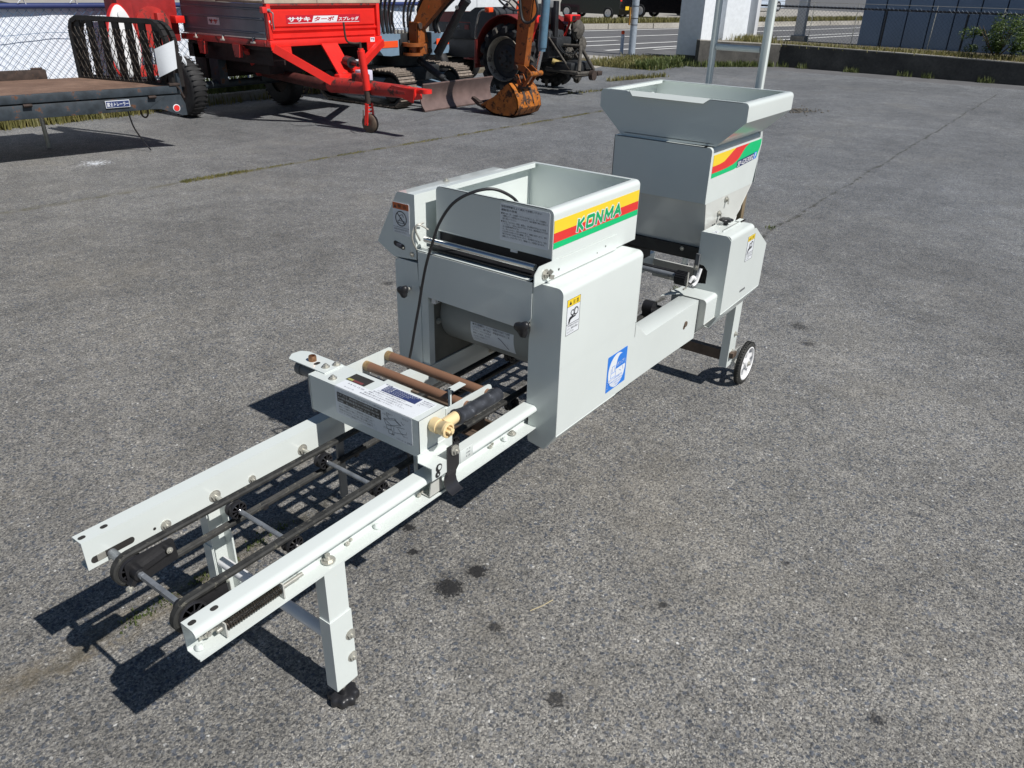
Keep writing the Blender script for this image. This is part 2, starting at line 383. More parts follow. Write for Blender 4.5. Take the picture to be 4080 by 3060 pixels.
def plain_ground(name, c1, c2, sc1=2.0, sc2=60, bump=.3):
    m, n, l, b = new_mat(name); tc = n.new('ShaderNodeTexCoord'); v = tc.outputs['Object']
    a = noise(n, l, sc1, 6, v, .6); r = ramp(n, [(0.3, c1), (0.7, c2)]); l.new(a.outputs[0], r.inputs[0])
    f = noise(n, l, sc2, 4, v, .7); r2 = ramp(n, [(0.3, .8), (0.7, 1.2)]); l.new(f.outputs[0], r2.inputs[0])
    l.new(mixc(n, l, 1.0, r.outputs[0], r2.outputs[0], 'MULTIPLY'), b.inputs['Base Color']); b.inputs['Roughness'].default_value = .88
    bp = n.new('ShaderNodeBump'); bp.inputs['Strength'].default_value = bump; bp.inputs['Distance'].default_value = .01; l.new(f.outputs[0], bp.inputs['Height']); l.new(bp.outputs[0], b.inputs['Normal'])
    return m
ROAD = plain_ground('road_asphalt', (0.10, 0.10, 0.105), (0.15, 0.15, 0.152))
CONC = plain_ground('pale_concrete', (0.30, 0.28, 0.245), (0.42, 0.40, 0.36), 1.5, 25)
CONCD = plain_ground('stained_concrete', (0.045, 0.043, 0.04), (0.10, 0.095, 0.085), 2.5, 25)
EARTH = plain_ground('dry_earth', (0.09, 0.075, 0.05), (0.16, 0.135, 0.09), 3, 40)
LINE = M('road_line_paint', (0.72, 0.72, 0.70), .6, var=.08, vscale=3)

# ================================================================== seeding machine (x along, y across, z up)
seed = thing('seeding_machine', 'long cream white rice tray seeding machine with two hoppers and belt conveyor on the yard', 'farm machine', (1.1, 0.16, 0))
ORG = (1.1, 0.16, 0)
def B(): return MB(ORG)
def part(mb_, name, mat, parent=seed, label=None, angle=38): return mb_.build(name, mat, parent, label, angle)
def txt(body, o, u, v, w, h, mat, parent, **k): return fit_text(body, o, u, v, w, h, mat, parent=parent, org=ORG, **k)
MX, PX, PY, MY, PZ = (-1, 0, 0), (1, 0, 0), (0, 1, 0), (0, -1, 0), (0, 0, 1)
T = 0.0022
# --- rails
near = [(-0.0345, 0.4140), (-0.0347, 0.4175), (-0.0330, 0.4210), (-0.0290, 0.4233), (-0.023, 0.4238), (0.0, 0.4238), (0.0, 0.365), (-0.0335, 0.365), (-0.0335, 0.367)]
far = [(y, z) for y, z in ((0.3490, 0.413), (0.3490, 0.4238), (0.32, 0.4238), (0.32, 0.365), (0.341, 0.365), (0.341, 0.371))]
b_ = B(); b_.sheet(near, T, 'x', 0.0, 0.955); rail1 = part(b_, 'rail', WHITE, label='near side rail with its open channel towards the viewer')
b_ = B(); b_.sheet(near, T, 'x', 0.957, 2.27); part(b_, 'rail', WHITE, label='near side rail running under the hoppers')
b_ = B(); b_.sheet([(y, z) for y, z in far], -T, 'x', 0.0, 2.27); rail2 = part(b_, 'rail', WHITE, label='far side rail')
# rubber belts
def belt(y, x0, x1, zt, r):
    path = []
    zc = zt - r
    for k in range(13):
        a = math.pi / 2 + math.pi * k / 12; path.append((x0 + r * math.cos(a), y, zc + r * math.sin(a)))
    for k in range(1, 8): path.append((x0 + (x1 - x0) * k / 8, y, zc - r + 0.004 * math.sin(math.pi * k / 8)))
    for k in range(13):
        a = -math.pi / 2 + math.pi * k / 12; path.append((x1 + r * math.cos(a), y, zc + r * math.sin(a)))
    for k in range(1, 12): path.append((x1 + (x0 - x1) * k / 12, y, zt))
    sect = [(-.0085, -.001), (-.0080, .0040), (-.0050, .0062), (-.0026, .0050), (0, .0010), (.0026, .0050), (.0050, .0062), (.0080, .0040), (.0085, -.001), (.006, -.0045), (-.006, -.0045)]
    b_ = B(); b_.sweep(path, sect, (0, 1, 0)); part(b_, 'conveyor_belt', RUBBER)
belt(0.062, 0.047, 1.79, 0.4065, 0.031); belt(0.252, 0.047, 1.79, 0.4065, 0.031)
for y in (.062, .252):
    for x in (.335, .60):
        b_ = B(); b_.box(x, x + .012, y - .009, y + .009, .338, .351, .002); part(b_, 'belt_joint', BLACK)
def pulley(x, z, y, r, mat=BLACK, spokes=True):
    b_ = B(); c = (x, y, z)
    b_.lathe(c, PY, [(.006, -.010), (r * .98, -.010), (r, -.009), (r, -.0065), (r * .80, -.0035), (r * .80, .0035), (r, .0065), (r, .009), (r * .98, .010), (.006, .010)], 28)
    p = part(b_, 'pulley', mat)
    if spokes:
        b_ = B()
        for s in (-1, 1):
            b_.lathe((x, y + s * .010, z), (0, s, 0), [(r * .34, 0), (r * .34, .007), (r * .24, .009), (.001, .009)], 16)
            b_.lathe((x, y + s * .010, z), (0, s, 0), [(r * .80, 0), (r * .84, .0018), (r * .9, .0018), (r * .93, 0)], 24)
            for k in range(9):
                a = 2 * math.pi * k / 9; d = Vector((math.cos(a), 0, math.sin(a)))
                b_.bar(Vector((x, y + s * .0112, z)) + d * r * .3, Vector((x, y + s * .0112, z)) + d * r * .84, .0022, .003, (0, 1, 0))
        part(b_, 'pulley_hub', BLACKM, p)
    return p
for y in (.062, .252): pulley(.047, .3755, y, .0275)
for x in (.272, .505, .745, .985, 1.22, 1.46, 1.62):
    for y in (.068, .246): pulley(x, .380, y, .0195)
# belt guards on the front pulleys
for y, s in ((.240, -1), (.074, 1)):
    b_ = B()
    poly = rc([(.030, .352), (.030, .398), (.060, .4035), (.128, .402), (.131, .350), (.060, .343)], None, .008, 3)
    b_.prism(poly, 'y', y + s * .001, y + s * .004)
    b_.bar((.047, y + s * .008, .3755), (.112, y + s * .008, .386), .012, .012)
    b_.cyl((.047, y - .002, .3755), (.047, y + s * .022, .3755), .012, 18)
    b_.cyl((.112, y - .002, .386), (.112, y + s * .014, .386), .009, 14)
    b_.bar((.030, y + s * .010, .355), (.047, y + s * .010, .3755), .014, .010)
    part(b_, 'belt_guard', BLACK)
    b_ = B(); b_.bolt((.112, y + s * .014, .386), (0, s, 0), .0045, .004); b_.bolt((.027, y + s * .012, .352), (-.5, s, -.3), .005, .008); part(b_, 'bolt', STEEL)
# front square shaft and idler shafts
b_ = B(); b_.bar((.047, .083, .3755), (.047, .232, .3755), .0095, .0095); b_.cyl((.047, .0, .3755), (.047, .10, .3755), .006, 14); b_.cyl((.047, .21, .3755), (.047, .33, .3755), .006, 14)
b_.cyl((.047, .295, .3755), (.047, .322, .3755), .009, 14); part(b_, 'front_shaft', SHAFT)
for x in (.272, .505, .745, .985, 1.22, 1.46, 1.62):
    b_ = B(); b_.cyl((x, .08, .380), (x, .236, .380), .0052, 14); part(b_, 'idler_shaft', SHAFT)
    b_ = B(); b_.cyl((x, .236, .380), (x, .318, .380), .0048, 12); b_.bolt((x, .3195, .380), MY, .0095, .008); b_.cyl((x, .004, .380), (x, .08, .380), .0048, 12); part(b_, 'idler_bolt', STEEL)
# slots and holes in the rails
def holes(lst, name='bolt_hole', mat=DARK, parent=seed):
    b_ = B()
    for (c, d, r, st) in lst:
        c = Vector(c); d = Vector(d)
        u = Vector((1, 0, 0)) if abs(d.x) < .5 else Vector((0, 1, 0)); w = d.cross(u)
        P = []; b_.cut()
        for k in range(20):
            a = 2 * math.pi * k / 20; ca = math.cos(a)
            P.append(c + d * .0004 + u * (r * ca + (st if ca > 0 else -st)) + w * r * math.sin(a))
        b_.plate(P, .0003)
    return part(b_, name, mat, parent)
holes([((.010, .334, .4266), PZ, .0050, .002), ((.052, .334, .4266), PZ, .0050, .002), ((.011, -.013, .4266), PZ, .0050, .002), ((.052, -.013, .4266), PZ, .0050, .002),
       ((.135, .3176, .378), MY, .0032, 0), ((.33, -.0006, .392), MY, .003, 0), ((.255, -.0006, .396), MY, .003, 0)])
b_ = B()
for (x, z) in ((.050, .376), ):
    P = [Vector((x + (.036 if math.cos(a) > 0 else -.034) + .0075 * math.cos(a), .3173, z + .004 + .0075 * math.sin(a))) for a in [2 * math.pi * k / 24 for k in range(24)]]
    b_.plate(P, .0003)
part(b_, 'rail_slot', DARK)
b_ = B(); b_.box(.020, .036, .3160, .3172, .374, .387); part(b_, 'tension_block', STEEL)
b_ = B()
for (x, y, z, d, r) in ((.158, .3178, .374, MY, .0075), (.364, .3178, .374, MY, .006), (.158, -.0005, .388, MY, .004)):
    b_.bolt((x, y, z), d, r, .008)
for x in (.215, .345, .55, .80): b_.bolt((x, -.006, .3675), (0, -.5, .85), .0045, .006, False); b_.bolt((x + .012, -.003, .3685), (0, -.5, .85), .0032, .005, False)
b_.bolt((.290, -.014, .3675), PZ, .0095, .007); b_.cyl((.290, -.013, .3675), (.290, -.013, .383), .0052, 12)
b_.bolt((.884, -.010, .3675), PZ, .007, .006)
part(b_, 'bolt', STEEL)
b_ = B()
for x in (.014, .850, .60, .42): b_.cut().lathe((x, -.012, .3672), PZ, [(.0075, 0), (.0065, .005), (.004, .008), (.001, .008)], 14)
part(b_, 'rail_button', WHITE)
# tension spring in the near rail
b_ = B(); P = []
N = 22
for k in range(N * 10 + 1):
    a = 2 * math.pi * k / 10; P.append((.061 + .112 * k / (N * 10), -.019 + .0085 * math.cos(a), .3835 + .0085 * math.sin(a)))
b_.tube(P, .0017, 6); part(b_, 'tension_spring', SPRING)
b_ = B(); b_.cyl((.045, -.019, .3835), (.225, -.019, .3835), .0040, 12); part(b_, 'spring_rod', STEEL)
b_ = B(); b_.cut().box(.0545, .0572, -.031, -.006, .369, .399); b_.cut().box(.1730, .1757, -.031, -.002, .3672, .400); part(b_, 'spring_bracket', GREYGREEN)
b_ = B(); b_.box(.020, .055, -.0045, -.0010, .371, .396, .001); b_.bolt((.034, -.0045, .383), MY, .0080, .008); part(b_, 'shaft_slider', STEEL)
# --- front legs
def leg(x0, x1, yo, s, label):
    # s = +1 : open side away from the viewer
    y1 = yo + s * .027
    b_ = B(); b_.sheet([(x0 + .002, y1), (x0 + .002, yo), (x1 - .002, yo), (x1 - .002, y1)], T * (-1 if s > 0 else 1), 'z', .15, .364)
    p = part(b_, 'leg', WHITE, label=label)
    b_ = B(); b_.sheet([(x0 - .0005, y1 - s * .001), (x0 - .0005, yo - s * .0028), (x1 + .0005, yo - s * .0028), (x1 + .0005, y1 - s * .001)], T * (-1 if s > 0 else 1), 'z', .055, .242); part(b_, 'leg_sleeve', WHITE, p)
    b_ = B()
    for z in (.180, .119): b_.bolt((x1 - .006, yo - s * .0030, z), (0, -s, 0), .0085, .008)
    part(b_, 'bolt', STEEL, p)
    holes([((x1 - .030, yo - s * .0032, .147), (0, -s, 0), .0028, .003), ((x0 - .0006, yo + s * .012, .066), MX, .0045, 0)], 'bolt_hole', DARK, p)
    xc, yc = (x0 + x1) / 2, yo + s * .013
    b_ = B(); b_.cyl((xc, yc, .026), (xc, yc, .12), .0065, 14); part(b_, 'adjuster_screw', STEEL, p)
    b_ = B(); rings = []
    for h, q in ((0.0, .86), (.003, .97), (.010, 1.0), (.017, .97), (.021, .86), (.0225, .6), (.023, .05)):
        rings.append([Vector((xc + .031 * q * (1 + .09 * math.cos(8 * a)) * math.cos(a), yc + .031 * q * (1 + .09 * math.cos(8 * a)) * math.sin(a), h)) for a in [2 * math.pi * k / 70 for k in range(70)]])
    b_.loft(rings); b_.cyl((xc, yc, .022), (xc, yc, .036), .012, 16); part(b_, 'foot_knob', BLACK, p, angle=60)
    return p
leg(.261, .311, -.0325, 1, 'near front leg with black adjusting knob')
leg(.256, .306, .366, -1, 'far front leg seen between the belts')
b_ = B(); b_.cyl((.272, -.018, .192), (.272, .338, .192), .0125, 20); part(b_, 'leg_cross_tube', WHITE2)
# --- conveyor cross plates and under-frame
b_ = B(); b_.box(.87, .878, .002, .318, .345, .385); b_.box(.84, .90, .002, .318, .341, .345); part(b_, 'cross_plate', RUSTPLATE, label='brown cross plate below the belts')
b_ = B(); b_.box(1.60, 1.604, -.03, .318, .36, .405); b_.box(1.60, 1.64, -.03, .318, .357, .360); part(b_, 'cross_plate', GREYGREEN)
b_ = B(); b_.bolt((1.5995, .12, .39), MX, .008, .006); b_.bolt((1.5995, .0, .372), MX, .012, .008); part(b_, 'bolt', STEEL)
b_ = B(); b_.box(.562, .582, .262, .268, .235, .40); part(b_, 'grey_strap', GREYPVC)
b_ = B(); b_.box(.60, .604, .045, .053, .27, .46); part(b_, 'drain_strip', WHITE)
# --- watering unit on the front rails
bx0, bx1, by0, by1, bz0, bz1 = .555, .637, -.011, .326, .463, .553
b_ = B(); b_.sheet([(bx1, bz0 + .02), (bx1, bz1), (bx0, bz1), (bx0, bz0)], T, 'y', by0, by1)
b_.plate([(bx0, by0 - .0005, bz0), (bx1 + .02, by0 - .0005, bz0 - .02), (bx1 + .02, by0 - .0005, bz1 - .012), (bx1, by0 - .0005, bz1), (bx0, by0 - .0005, bz1)], .002)
b_.plate([(bx0, by1 + .0025, bz0), (bx1, by1 + .0025, bz0 + .02), (bx1, by1 + .0025, bz1), (bx0, by1 + .0025, bz1)], .002)
wbox = part(b_, 'watering_box', WHITE)
# window
b_ = B(); b_.box(.591, .624, .187, .246, bz1 + .0002, bz1 + .0008); wnd = part(b_, 'box_window', DARK)
b_ = B(); b_.box(.592, .600, .196, .238, bz1 + .0009, bz1 + .0013); part(b_, 'gauge_strip', M('dull_red_strip', (.18, .05, .05)), wnd)
b_ = B(); b_.box(.592, .599, .226, .242, bz1 + .0014, bz1 + .0018); part(b_, 'gauge_pointer', M('olive_yellow_tag', (.40, .38, .12)), wnd)
b_ = B()
for (x, y) in ((.624, .312), (.600, .322), (.575, .270)): b_.bolt((x, y, bz1 + (.003 if y > .3 else 0)), PZ, .0068, .006)
part(b_, 'bolt', STEEL)
b_ = B(); b_.prism(rc([(.577, .300), (.634, .300), (.632, .418), (.622, .436), (.598, .440), (.576, .424)], [2, 3, 4, 5], .008, 4), 'z', bz1 + .0005, bz1 + .003); arm = part(b_, 'mounting_plate', WHITE)
b_ = B(); b_.lathe((.604, .372, bz1 + .003), PZ, [(.0095, 0), (.0095, .010), (.0085, .013), (.0055, .013), (.0055, .006), (.0001, .006)], 16); part(b_, 'brass_cap', BRASS, arm)
holes([((.600, .352, bz1 + .0031), PZ, .0055, .003)], 'bolt_hole', DARK, arm)
b_ = B(); b_.cyl((.60, .33, .528), (.60, .412, .528), .0165, 18); b_.cyl((.60, .40, .528), (.60, .416, .528), .0185, 18)
b_.cyl((.590, .355, .522), (.585, .35, .484), .015, 16); b_.cyl((.585, .35, .484), (.578, .346, .44), .012, 16, .007); part(b_, 'hose_elbow', GREYPVC)
# printed sheet over the top and front of the box
b_ = B(); b_.prism(rc([(.5553, .008), (.632, .006), (.632, .160), (.588, .160), (.588, .242), (.5553, .242)], [1], .004), 'z', bz1 + .0002, bz1 + .0006); lab1 = part(b_, 'instruction_sticker', PAPER, label='instruction sticker on top of the watering box')
b_ = B(); b_.prism(rc([(.009, bz1 - .001), (.009, .4835), (.242, .4835), (.242, bz1 - .001)], [1, 2], .006), 'x', bx0 - .0008, bx0 - .0003); lab2 = part(b_, 'instruction_sticker', PAPER, label='instruction sticker on the front of the watering box')
zt = bz1 + .0007
b_ = B(); b_.box(.602, .628, .045, .146, zt, zt + .0003); tb = part(b_, 'print_table', INKB, lab1)
for i in range(4):
    txt('散水量 1 2 3 4 5 6 7 8 9 10 11 12 13'[:26 - i * 3], (.6225 - i * .0058, .143, zt + .0003), MY, PX, .095 - i * .012, .0038, PAPER, tb)
txt('散水量', (.628, .156, zt), MY, PX, .02, .004, INKG, lab1)
for i, (s, w) in enumerate((('この表は散水量の目安です。', .085), ('散水量はボールの位置を目盛りに合わせ', .115), ('調節して下さい。水圧の変化により', .10), ('散水量が変わりますので注意して下さい。', .12), ('使用後は必ず水を抜いて下さい。', .10))):
    txt(s, (.5955 - i * .0078, .150 + .006 * i, zt), MY, PX, w, .0042, INKG, lab1)
for i, s in enumerate(('散水量はボール', 'の中心位置で目盛', 'を読んで下さ', 'い。')): txt(s, (.6225 - i * .0068, .038, zt), MY, PX, .030 if i < 3 else .008, .0042, INKG, lab1)
txt('0 5 10 15 20', (.578, .225, zt), MY, PX, .05, .004, INKG, lab1); txt('マノメータ', (.563, .222, zt), MY, PX, .03, .004, INKG, lab1)
xf = bx0 - .0009
b_ = B(); b_.box(xf - .0003, xf, .099, .2355, .5165, .5405); b_2 = part(b_, 'print_table', INK, lab2)
xf2 = xf - .0004
txt('ＤＰ-５０', (xf2, .232, .5338), MY, PZ, .030, .0052, PAPER, b_2); txt('散布濃度における薬剤混合量（ｇ）', (xf2, .195, .5336), MY, PZ, .088, .0052, PAPER, b_2)
txt('箱必要量 薬量混合量 倍 500 600 700 800 1000 1500', (xf2, .2325, .5262), MY, PZ, .128, .0046, PAPER, b_2)
txt('100箱    5L       水 100 83  72  63   50   33', (xf2, .2325, .5184), MY, PZ, .128, .0046, PAPER, b_2)
for i, s in enumerate(('・ＤＰ-５０は殺菌剤を１トリップに薬剤散布機の２段も使えます。', '（薬剤タンクに薬量を水で薄めエコポンプで吸い上げ散布します。', '・散布量は流水を止めてから、バルブを回して吸い上げ調整して下さい。', '※フラワーホースの代わりに散布器はＤＰ-５０オプションで御用意です。')):
    txt(s, (xf2 + .0003, .2325, .5090 - i * .0066), MY, PZ, .108, .0044, INK, lab2)
txt('です。又は、他の水圧でもエコポンプで薬剤を散布出来ます。', (xf2 + .0003, .178, .5435), MY, PZ, .09, .004, INKG, lab2)
for s, y, z, w in (('混合ビン', .083, .5385, .02), ('アダプタ', .094, .5335, .018), ('キスコック', .036, .541, .018), ('マニホールド', .093, .501, .026), ('給液', .070, .4915, .008), ('メート', .034, .4985, .012), ('フラワーホース（許可済）', .055, .4865, .045)):
    txt(s, (xf2 + .0003, y, z), MY, PZ, w, .0040, INK, lab2)
b_ = B()
def ln(pts, w=.00055):
    for a, c_ in zip(pts[:-1], pts[1:]): b_.bar((xf2, a[0], a[1]), (xf2, c_[0], c_[1]), .0002, w, (1, 0, 0)) if False else b_.bar((xf2, a[0], a[1]), (xf2, c_[0], c_[1]), w, .0002, (1, 0, 0))
ln([(.091, .525), (.060, .534), (.040, .524), (.070, .515), (.091, .525)]); ln([(.088, .5225), (.058, .5312), (.043, .524)]); ln([(.091, .525), (.085, .512)]); ln([(.080, .512), (.030, .520)]); ln([(.060, .500), (.026, .507), (.025, .514)])
ln([(.083, .513), (.083, .503), (.070, .503), (.070, .513), (.083, .513)]); ln([(.078, .503), (.078, .493), (.066, .493), (.066, .503)]); ln([(.058, .536), (.050, .528)]); ln([(.050, .514), (.034, .500)]); ln([(.040, .534), (.034, .528), (.030, .531)]); ln([(.062, .513), (.062, .493)]); ln([(.082, .534), (.075, .530)])
part(b_, 'print_drawing', INK, lab2)
# side step, ruler tab and clamp
b_ = B(); b_.sheet([(-.0135, bz0 + .012), (-.0135, .4585), (-.0525, .4585), (-.0525, .4262)], T, 'x', .545, .634); b_.box(.6345, .678, -.0535, -.0515, .4262, .4575, .0008); b_.box(.545, .6, -.0525, -.046, .4262, .4275)
stp = part(b_, 'side_step', WHITE)
b_ = B(); b_.cyl((.566, -.0535, .452), (.566, -.0527, .452), .0095, 18); b_.cyl((.562, -.0535, .437), (.562, -.0527, .437), .0075, 18); part(b_, 'plug_hole', BLACK, stp)
b_ = B(); b_.cyl((.567, -.0545, .453), (.567, -.0537, .453), .0052, 14); b_.cyl((.562, -.0545, .437), (.562, -.0537, .437), .002, 10); part(b_, 'plug_dot', WHITE, stp)
for i in range(3): txt(('7 J', '100', '12')[i], (.655, -.0537, .450 - i * .008), PX, PZ, .012, .004, INKG, stp)
b_ = B(); b_.sheet([(-.0550, .488), (-.0550, .430), (-.0470, .412), (-.0450, .398), (-.048, .386), (-.056, .376), (-.066, .372)], T, 'x', .591, .629); clampp = part(b_, 'clamp', BLACKM)
b_ = B(); b_.box(.594, .627, -.0565, -.0135, .4595, .4625) if False else b_.bolt((.613, -.0555, .4735), MY, .0085, .008); part(b_, 'bolt', STEEL, clampp)
b_ = B(); b_.plate([(.560, -.0300, .3675), (.600, -.0300, .3675), (.600, -.0300, .412), (.566, -.0300, .405)], .003); b_.box(.560, .625, -.030, -.006, .3675, .3690); part(b_, 'clamp_foot', GREYGREEN, clampp)
# roller arms and vinyl pipes
for y, lb in ((-.0135, 'near arm plate'), (.300, 'far arm plate')):
    b_ = B(); poly = rc([(.636, .497), (.636, .548), (.70, .548), (.793, .547), (.796, .517), (.785, .510), (.66, .497)], [3, 4, 5], .013, 6)
    b_.prism(poly, 'y', y, y + .0022); part(b_, 'arm_plate', WHITE, label=lb)
for x in (.703, .776):
    b_ = B(); b_.cyl((x, -.010, .5285), (x, .2995, .5285), .0118, 24); pp = part(b_, 'vinyl_pipe', BROWN)
    b_ = B(); b_.cyl((x, .284, .5285), (x, .2996, .5285), .0121, 24); part(b_, 'pipe_collar', M('olive_glue_ring', (.29, .19, .085), .4, var=.3, vscale=60), pp)
    b_ = B(); b_.cyl((x, -.034, .5285), (x, -.0138, .5285), .0105, 20); part(b_, 'pipe_end', BROWN, pp)
# valve and hose
b_ = B(); vx, vz = .594, .531
b_.lathe((vx, -.0145, vz), MY, [(.0155, 0), (.0165, .002), (.0165, .017), (.0145, .018), (.0145, .024), (.0155, .025), (.0160, .036), (.0172, .037), (.0172, .043), (.0150, .044), (.012, .044), (.012, .040), (.001, .040)], 28)
b_.cyl((vx + .008, -.036, vz + .002), (vx + .053, -.036, vz + .004), .0128, 22); valve = part(b_, 'valve_body', BEIGE, angle=50)
b_ = B(); b_.box(vx - .009, vx + .009, -.066, -.055, vz - .0022, vz + .0022, .001); b_.box(vx - .0022, vx + .0022, -.0665, -.055, vz - .009, vz + .009, .001); b_.cyl((vx, -.055, vz), (vx, -.069, vz), .004, 12); part(b_, 'valve_handle', BEIGE, valve)
b_ = B(); pth = [(vx + .045, -.036, vz + .0035), (vx + .075, -.036, .529), (.70, -.036, .5295), (.74, -.036, .529), (.772, -.036, .5285), (.790, -.036, .528)]
b_.tube([pth[0], (vx + .058, -.036, .529)], .0178, 22); b_.tube(pth, [.0165, .0160, .0158, .0162, .0160, .0150], 22); b_.sphere((.703, -.030, .5285), .0150, 8); b_.sphere((.776, -.030, .5285), .0150, 8); part(b_, 'rubber_hose', M('dusty_black_hose', (.03, .033, .04), .5, var=.4, vscale=50, wear=(.13, .14, .16), wear_amt=.3, wscale=50), angle=60)
# hook
b_ = B(); b_.box(.6745, .6795, .008, .0135, .500, .5725); b_.box(.6745, .715, -.003, .015, .5705, .5725); b_.box(.640, .672, -.004, .03, .5045, .5067); part(b_, 'support_hook', WHITE)
# thin wires hanging under the belt
b_ = B()
for (x, y) in ((.95, .12), (1.02, .2), (.86, .06), (.90, .10)): b_.tube([(x, y, .40), (x + .004, y - .003, .35), (x - .008, y + .012, .27)], .0012, 5)
part(b_, 'hanging_wire', BLACK)
# --- near side cover of the seeding section
cov = []
def arc_yz(yc, zc, r, a0, a1, n=7): return [(yc + r * math.cos(a0 + (a1 - a0) * k / n), zc + r * math.sin(a0 + (a1 - a0) * k / n)) for k in range(n + 1)]
b_ = B()
prof = [(-.014, .7455)] + arc_yz(-.0795, .7295, .016, math.pi / 2, math.pi) + [(-.0955, .545)]
b_.sheet(prof, T, 'x', .951, 1.325)                       # top, rounded shoulder and upper side
cover = part(b_, 'side_cover', WHITE, label='near side cover with caution and pump stickers')
b_ = B()
b_.prism(rc([(.951, .361), (.951, .5452), (1.3215, .5452), (1.3225, .542), (1.400, .4785), (1.7505, .4785), (1.7505, .3505), (1.55, .3555), (1.24, .3585)], None, .002, 1), 'y', -.0955, -.0955 + T)
part(b_, 'cover_side', WHITE, cover)
fr = [(-.0115, .7455)] + arc_yz(-.0795, .7295, .016, math.pi / 2, math.pi) + [(-.0955, .362), (-.060, .311), (-.0165, .318), (-.0115, .322), (-.0115, .418), (-.0045, .428), (-.0045, .60), (-.0085, .625), (-.0055, .660)]
b_ = B(); b_.prism(fr, 'x', .9486, .951); part(b_, 'cover_front', WHITE, cover)
b_ = B(); b_.prism([(-.0115, .7455)] + arc_yz(-.0795, .7295, .016, math.pi / 2, math.pi) + [(-.0955, .50), (-.0115, .50)], 'x', 1.3255, 1.3278); part(b_, 'cover_rear', WHITE, cover)
b_ = B(); b_.plate([(.951, -.0945, .3605), (1.245, -.0945, .3578), (1.20, -.060, .318), (.951, -.060, .311)], .002); b_.box(.951, 1.32, -.0945, -.012, .356, .358)
b_.plate([(.951, -.060, .311), (1.20, -.060, .318), (1.20, -.012, .320), (.951, -.012, .318)], .002); part(b_, 'cover_underside', WHITE, cover)
b_ = B(); b_.box(1.3985, 1.7505, -.0955, -.030, .4787, .4809, .0008); b_.box(1.40, 1.75, -.0325, -.030, .345, .4787); b_.plate([(1.352, -.094, .520), (1.3985, -.094, .4805), (1.3985, -.055, .4805), (1.352, -.060, .520)], .002)
part(b_, 'arm_cover_top', WHITE, cover)
b_ = B(); b_.cyl((1.668, -.0958, .427), (1.668, -.099, .427), .009, 18); b_.cyl((1.661, -.0958, .4185), (1.661, -.0965, .4185), .0075, 16); part(b_, 'plug_hole', RUSTPLATE, cover)
# caution sticker with gears, near cover
def caution(o, w, h, parent_, gear=True):
    """o lower-left corner on a plane facing -y"""
    x, y, z = o
    b_ = B(); b_.prism(rc([(x, z), (x + w, z), (x + w, z + h), (x, z + h)], None, .0025, 3), 'y', y - .0004, y); st = part(b_, 'caution_sticker', PAPER, parent_)
    b_ = B(); b_.box(x + .0008, x + w - .0008, y - .0008, y - .0004, z + h * .80, z + h - .0010); part(b_, 'print_yellow_band', YEL, st)
    b_ = B(); e = .0004
    for (a, c_, d, f) in ((x, x + w, z, z + e * 1.4), (x, x + w, z + h - e * 1.4, z + h), (x, x + e * 1.4, z, z + h), (x + w - e * 1.4, x + w, z, z + h), (x, x + w, z + h * .795, z + h * .80), (x, x + w, z + h * .30, z + h * .31)):
        b_.box(a, c_, y - .0010, y - .0005, d, f)
    yy = y - .0009
    b_.prism([(x + w * .14, z + h * .84), (x + w * .34, z + h * .84), (x + w * .24, z + h * .95)], 'y', yy - .0002, yy)
    if gear:
        for (gx, gz, gr) in ((.42, .60, .12), (.70, .60, .17)):
            n = 14; P = []
            for k in range(n * 4):
                a = 2 * math.pi * k / (n * 4); q = gr * w * (1.12 if k % 4 < 2 else .94); P.append((x + w * gx + q * math.cos(a), z + h * gz + q * math.sin(a)))
            Q = [(x + w * gx + gr * w * .72 * math.cos(2 * math.pi * k / 24), z + h * gz + gr * w * .72 * math.sin(2 * math.pi * k / 24)) for k in range(24)]
            b_.prism(P, 'y', yy - .0002, yy); cov.append((Q, yy, st))
        hx = lambda a, c_: (x + w * a, z + h * c_)
        b_.prism([hx(.14, .33), hx(.18, .45), hx(.26, .50), hx(.42, .51), hx(.48, .55), hx(.54, .53), hx(.50, .49), hx(.66, .49), hx(.70, .46), hx(.44, .44), hx(.30, .41), hx(.22, .33)], 'y', yy - .0003, yy - .0001)
        for (a0, c0, a1, c1) in ((.52, .56, .50, .68), (.56, .56, .58, .70), (.60, .56, .66, .69)):
            b_.bar((x + w * a0, yy - .0002, z + h * c0), (x + w * a1, yy - .0002, z + h * c1), .0009, .0004, PY)
    part(b_, 'print_black', INK, st)
    if gear:
        b_ = B()
        for (Q, yy2, s2) in cov: b_.prism(Q, 'y', yy2 - .00035, yy2 - .00025)
        part(b_, 'print_gear_centre', PAPER, st); cov.clear()
    txt('注 意', (x + w * .42, yy, z + h * .835), PX, PZ, w * .44, h * .115, INK, st)
    for i, s in enumerate(('手や指をはさまれる', 'ので、運転中は触れ', 'ないで下さい。')): txt(s, (x + w * .10, yy, z + h * (.225 - .085 * i)), PX, PZ, w * (.8 if i < 2 else .5), h * .055, INK, st)
    return st
caution((.9665, -.0956, .626), .056, .089, cover)
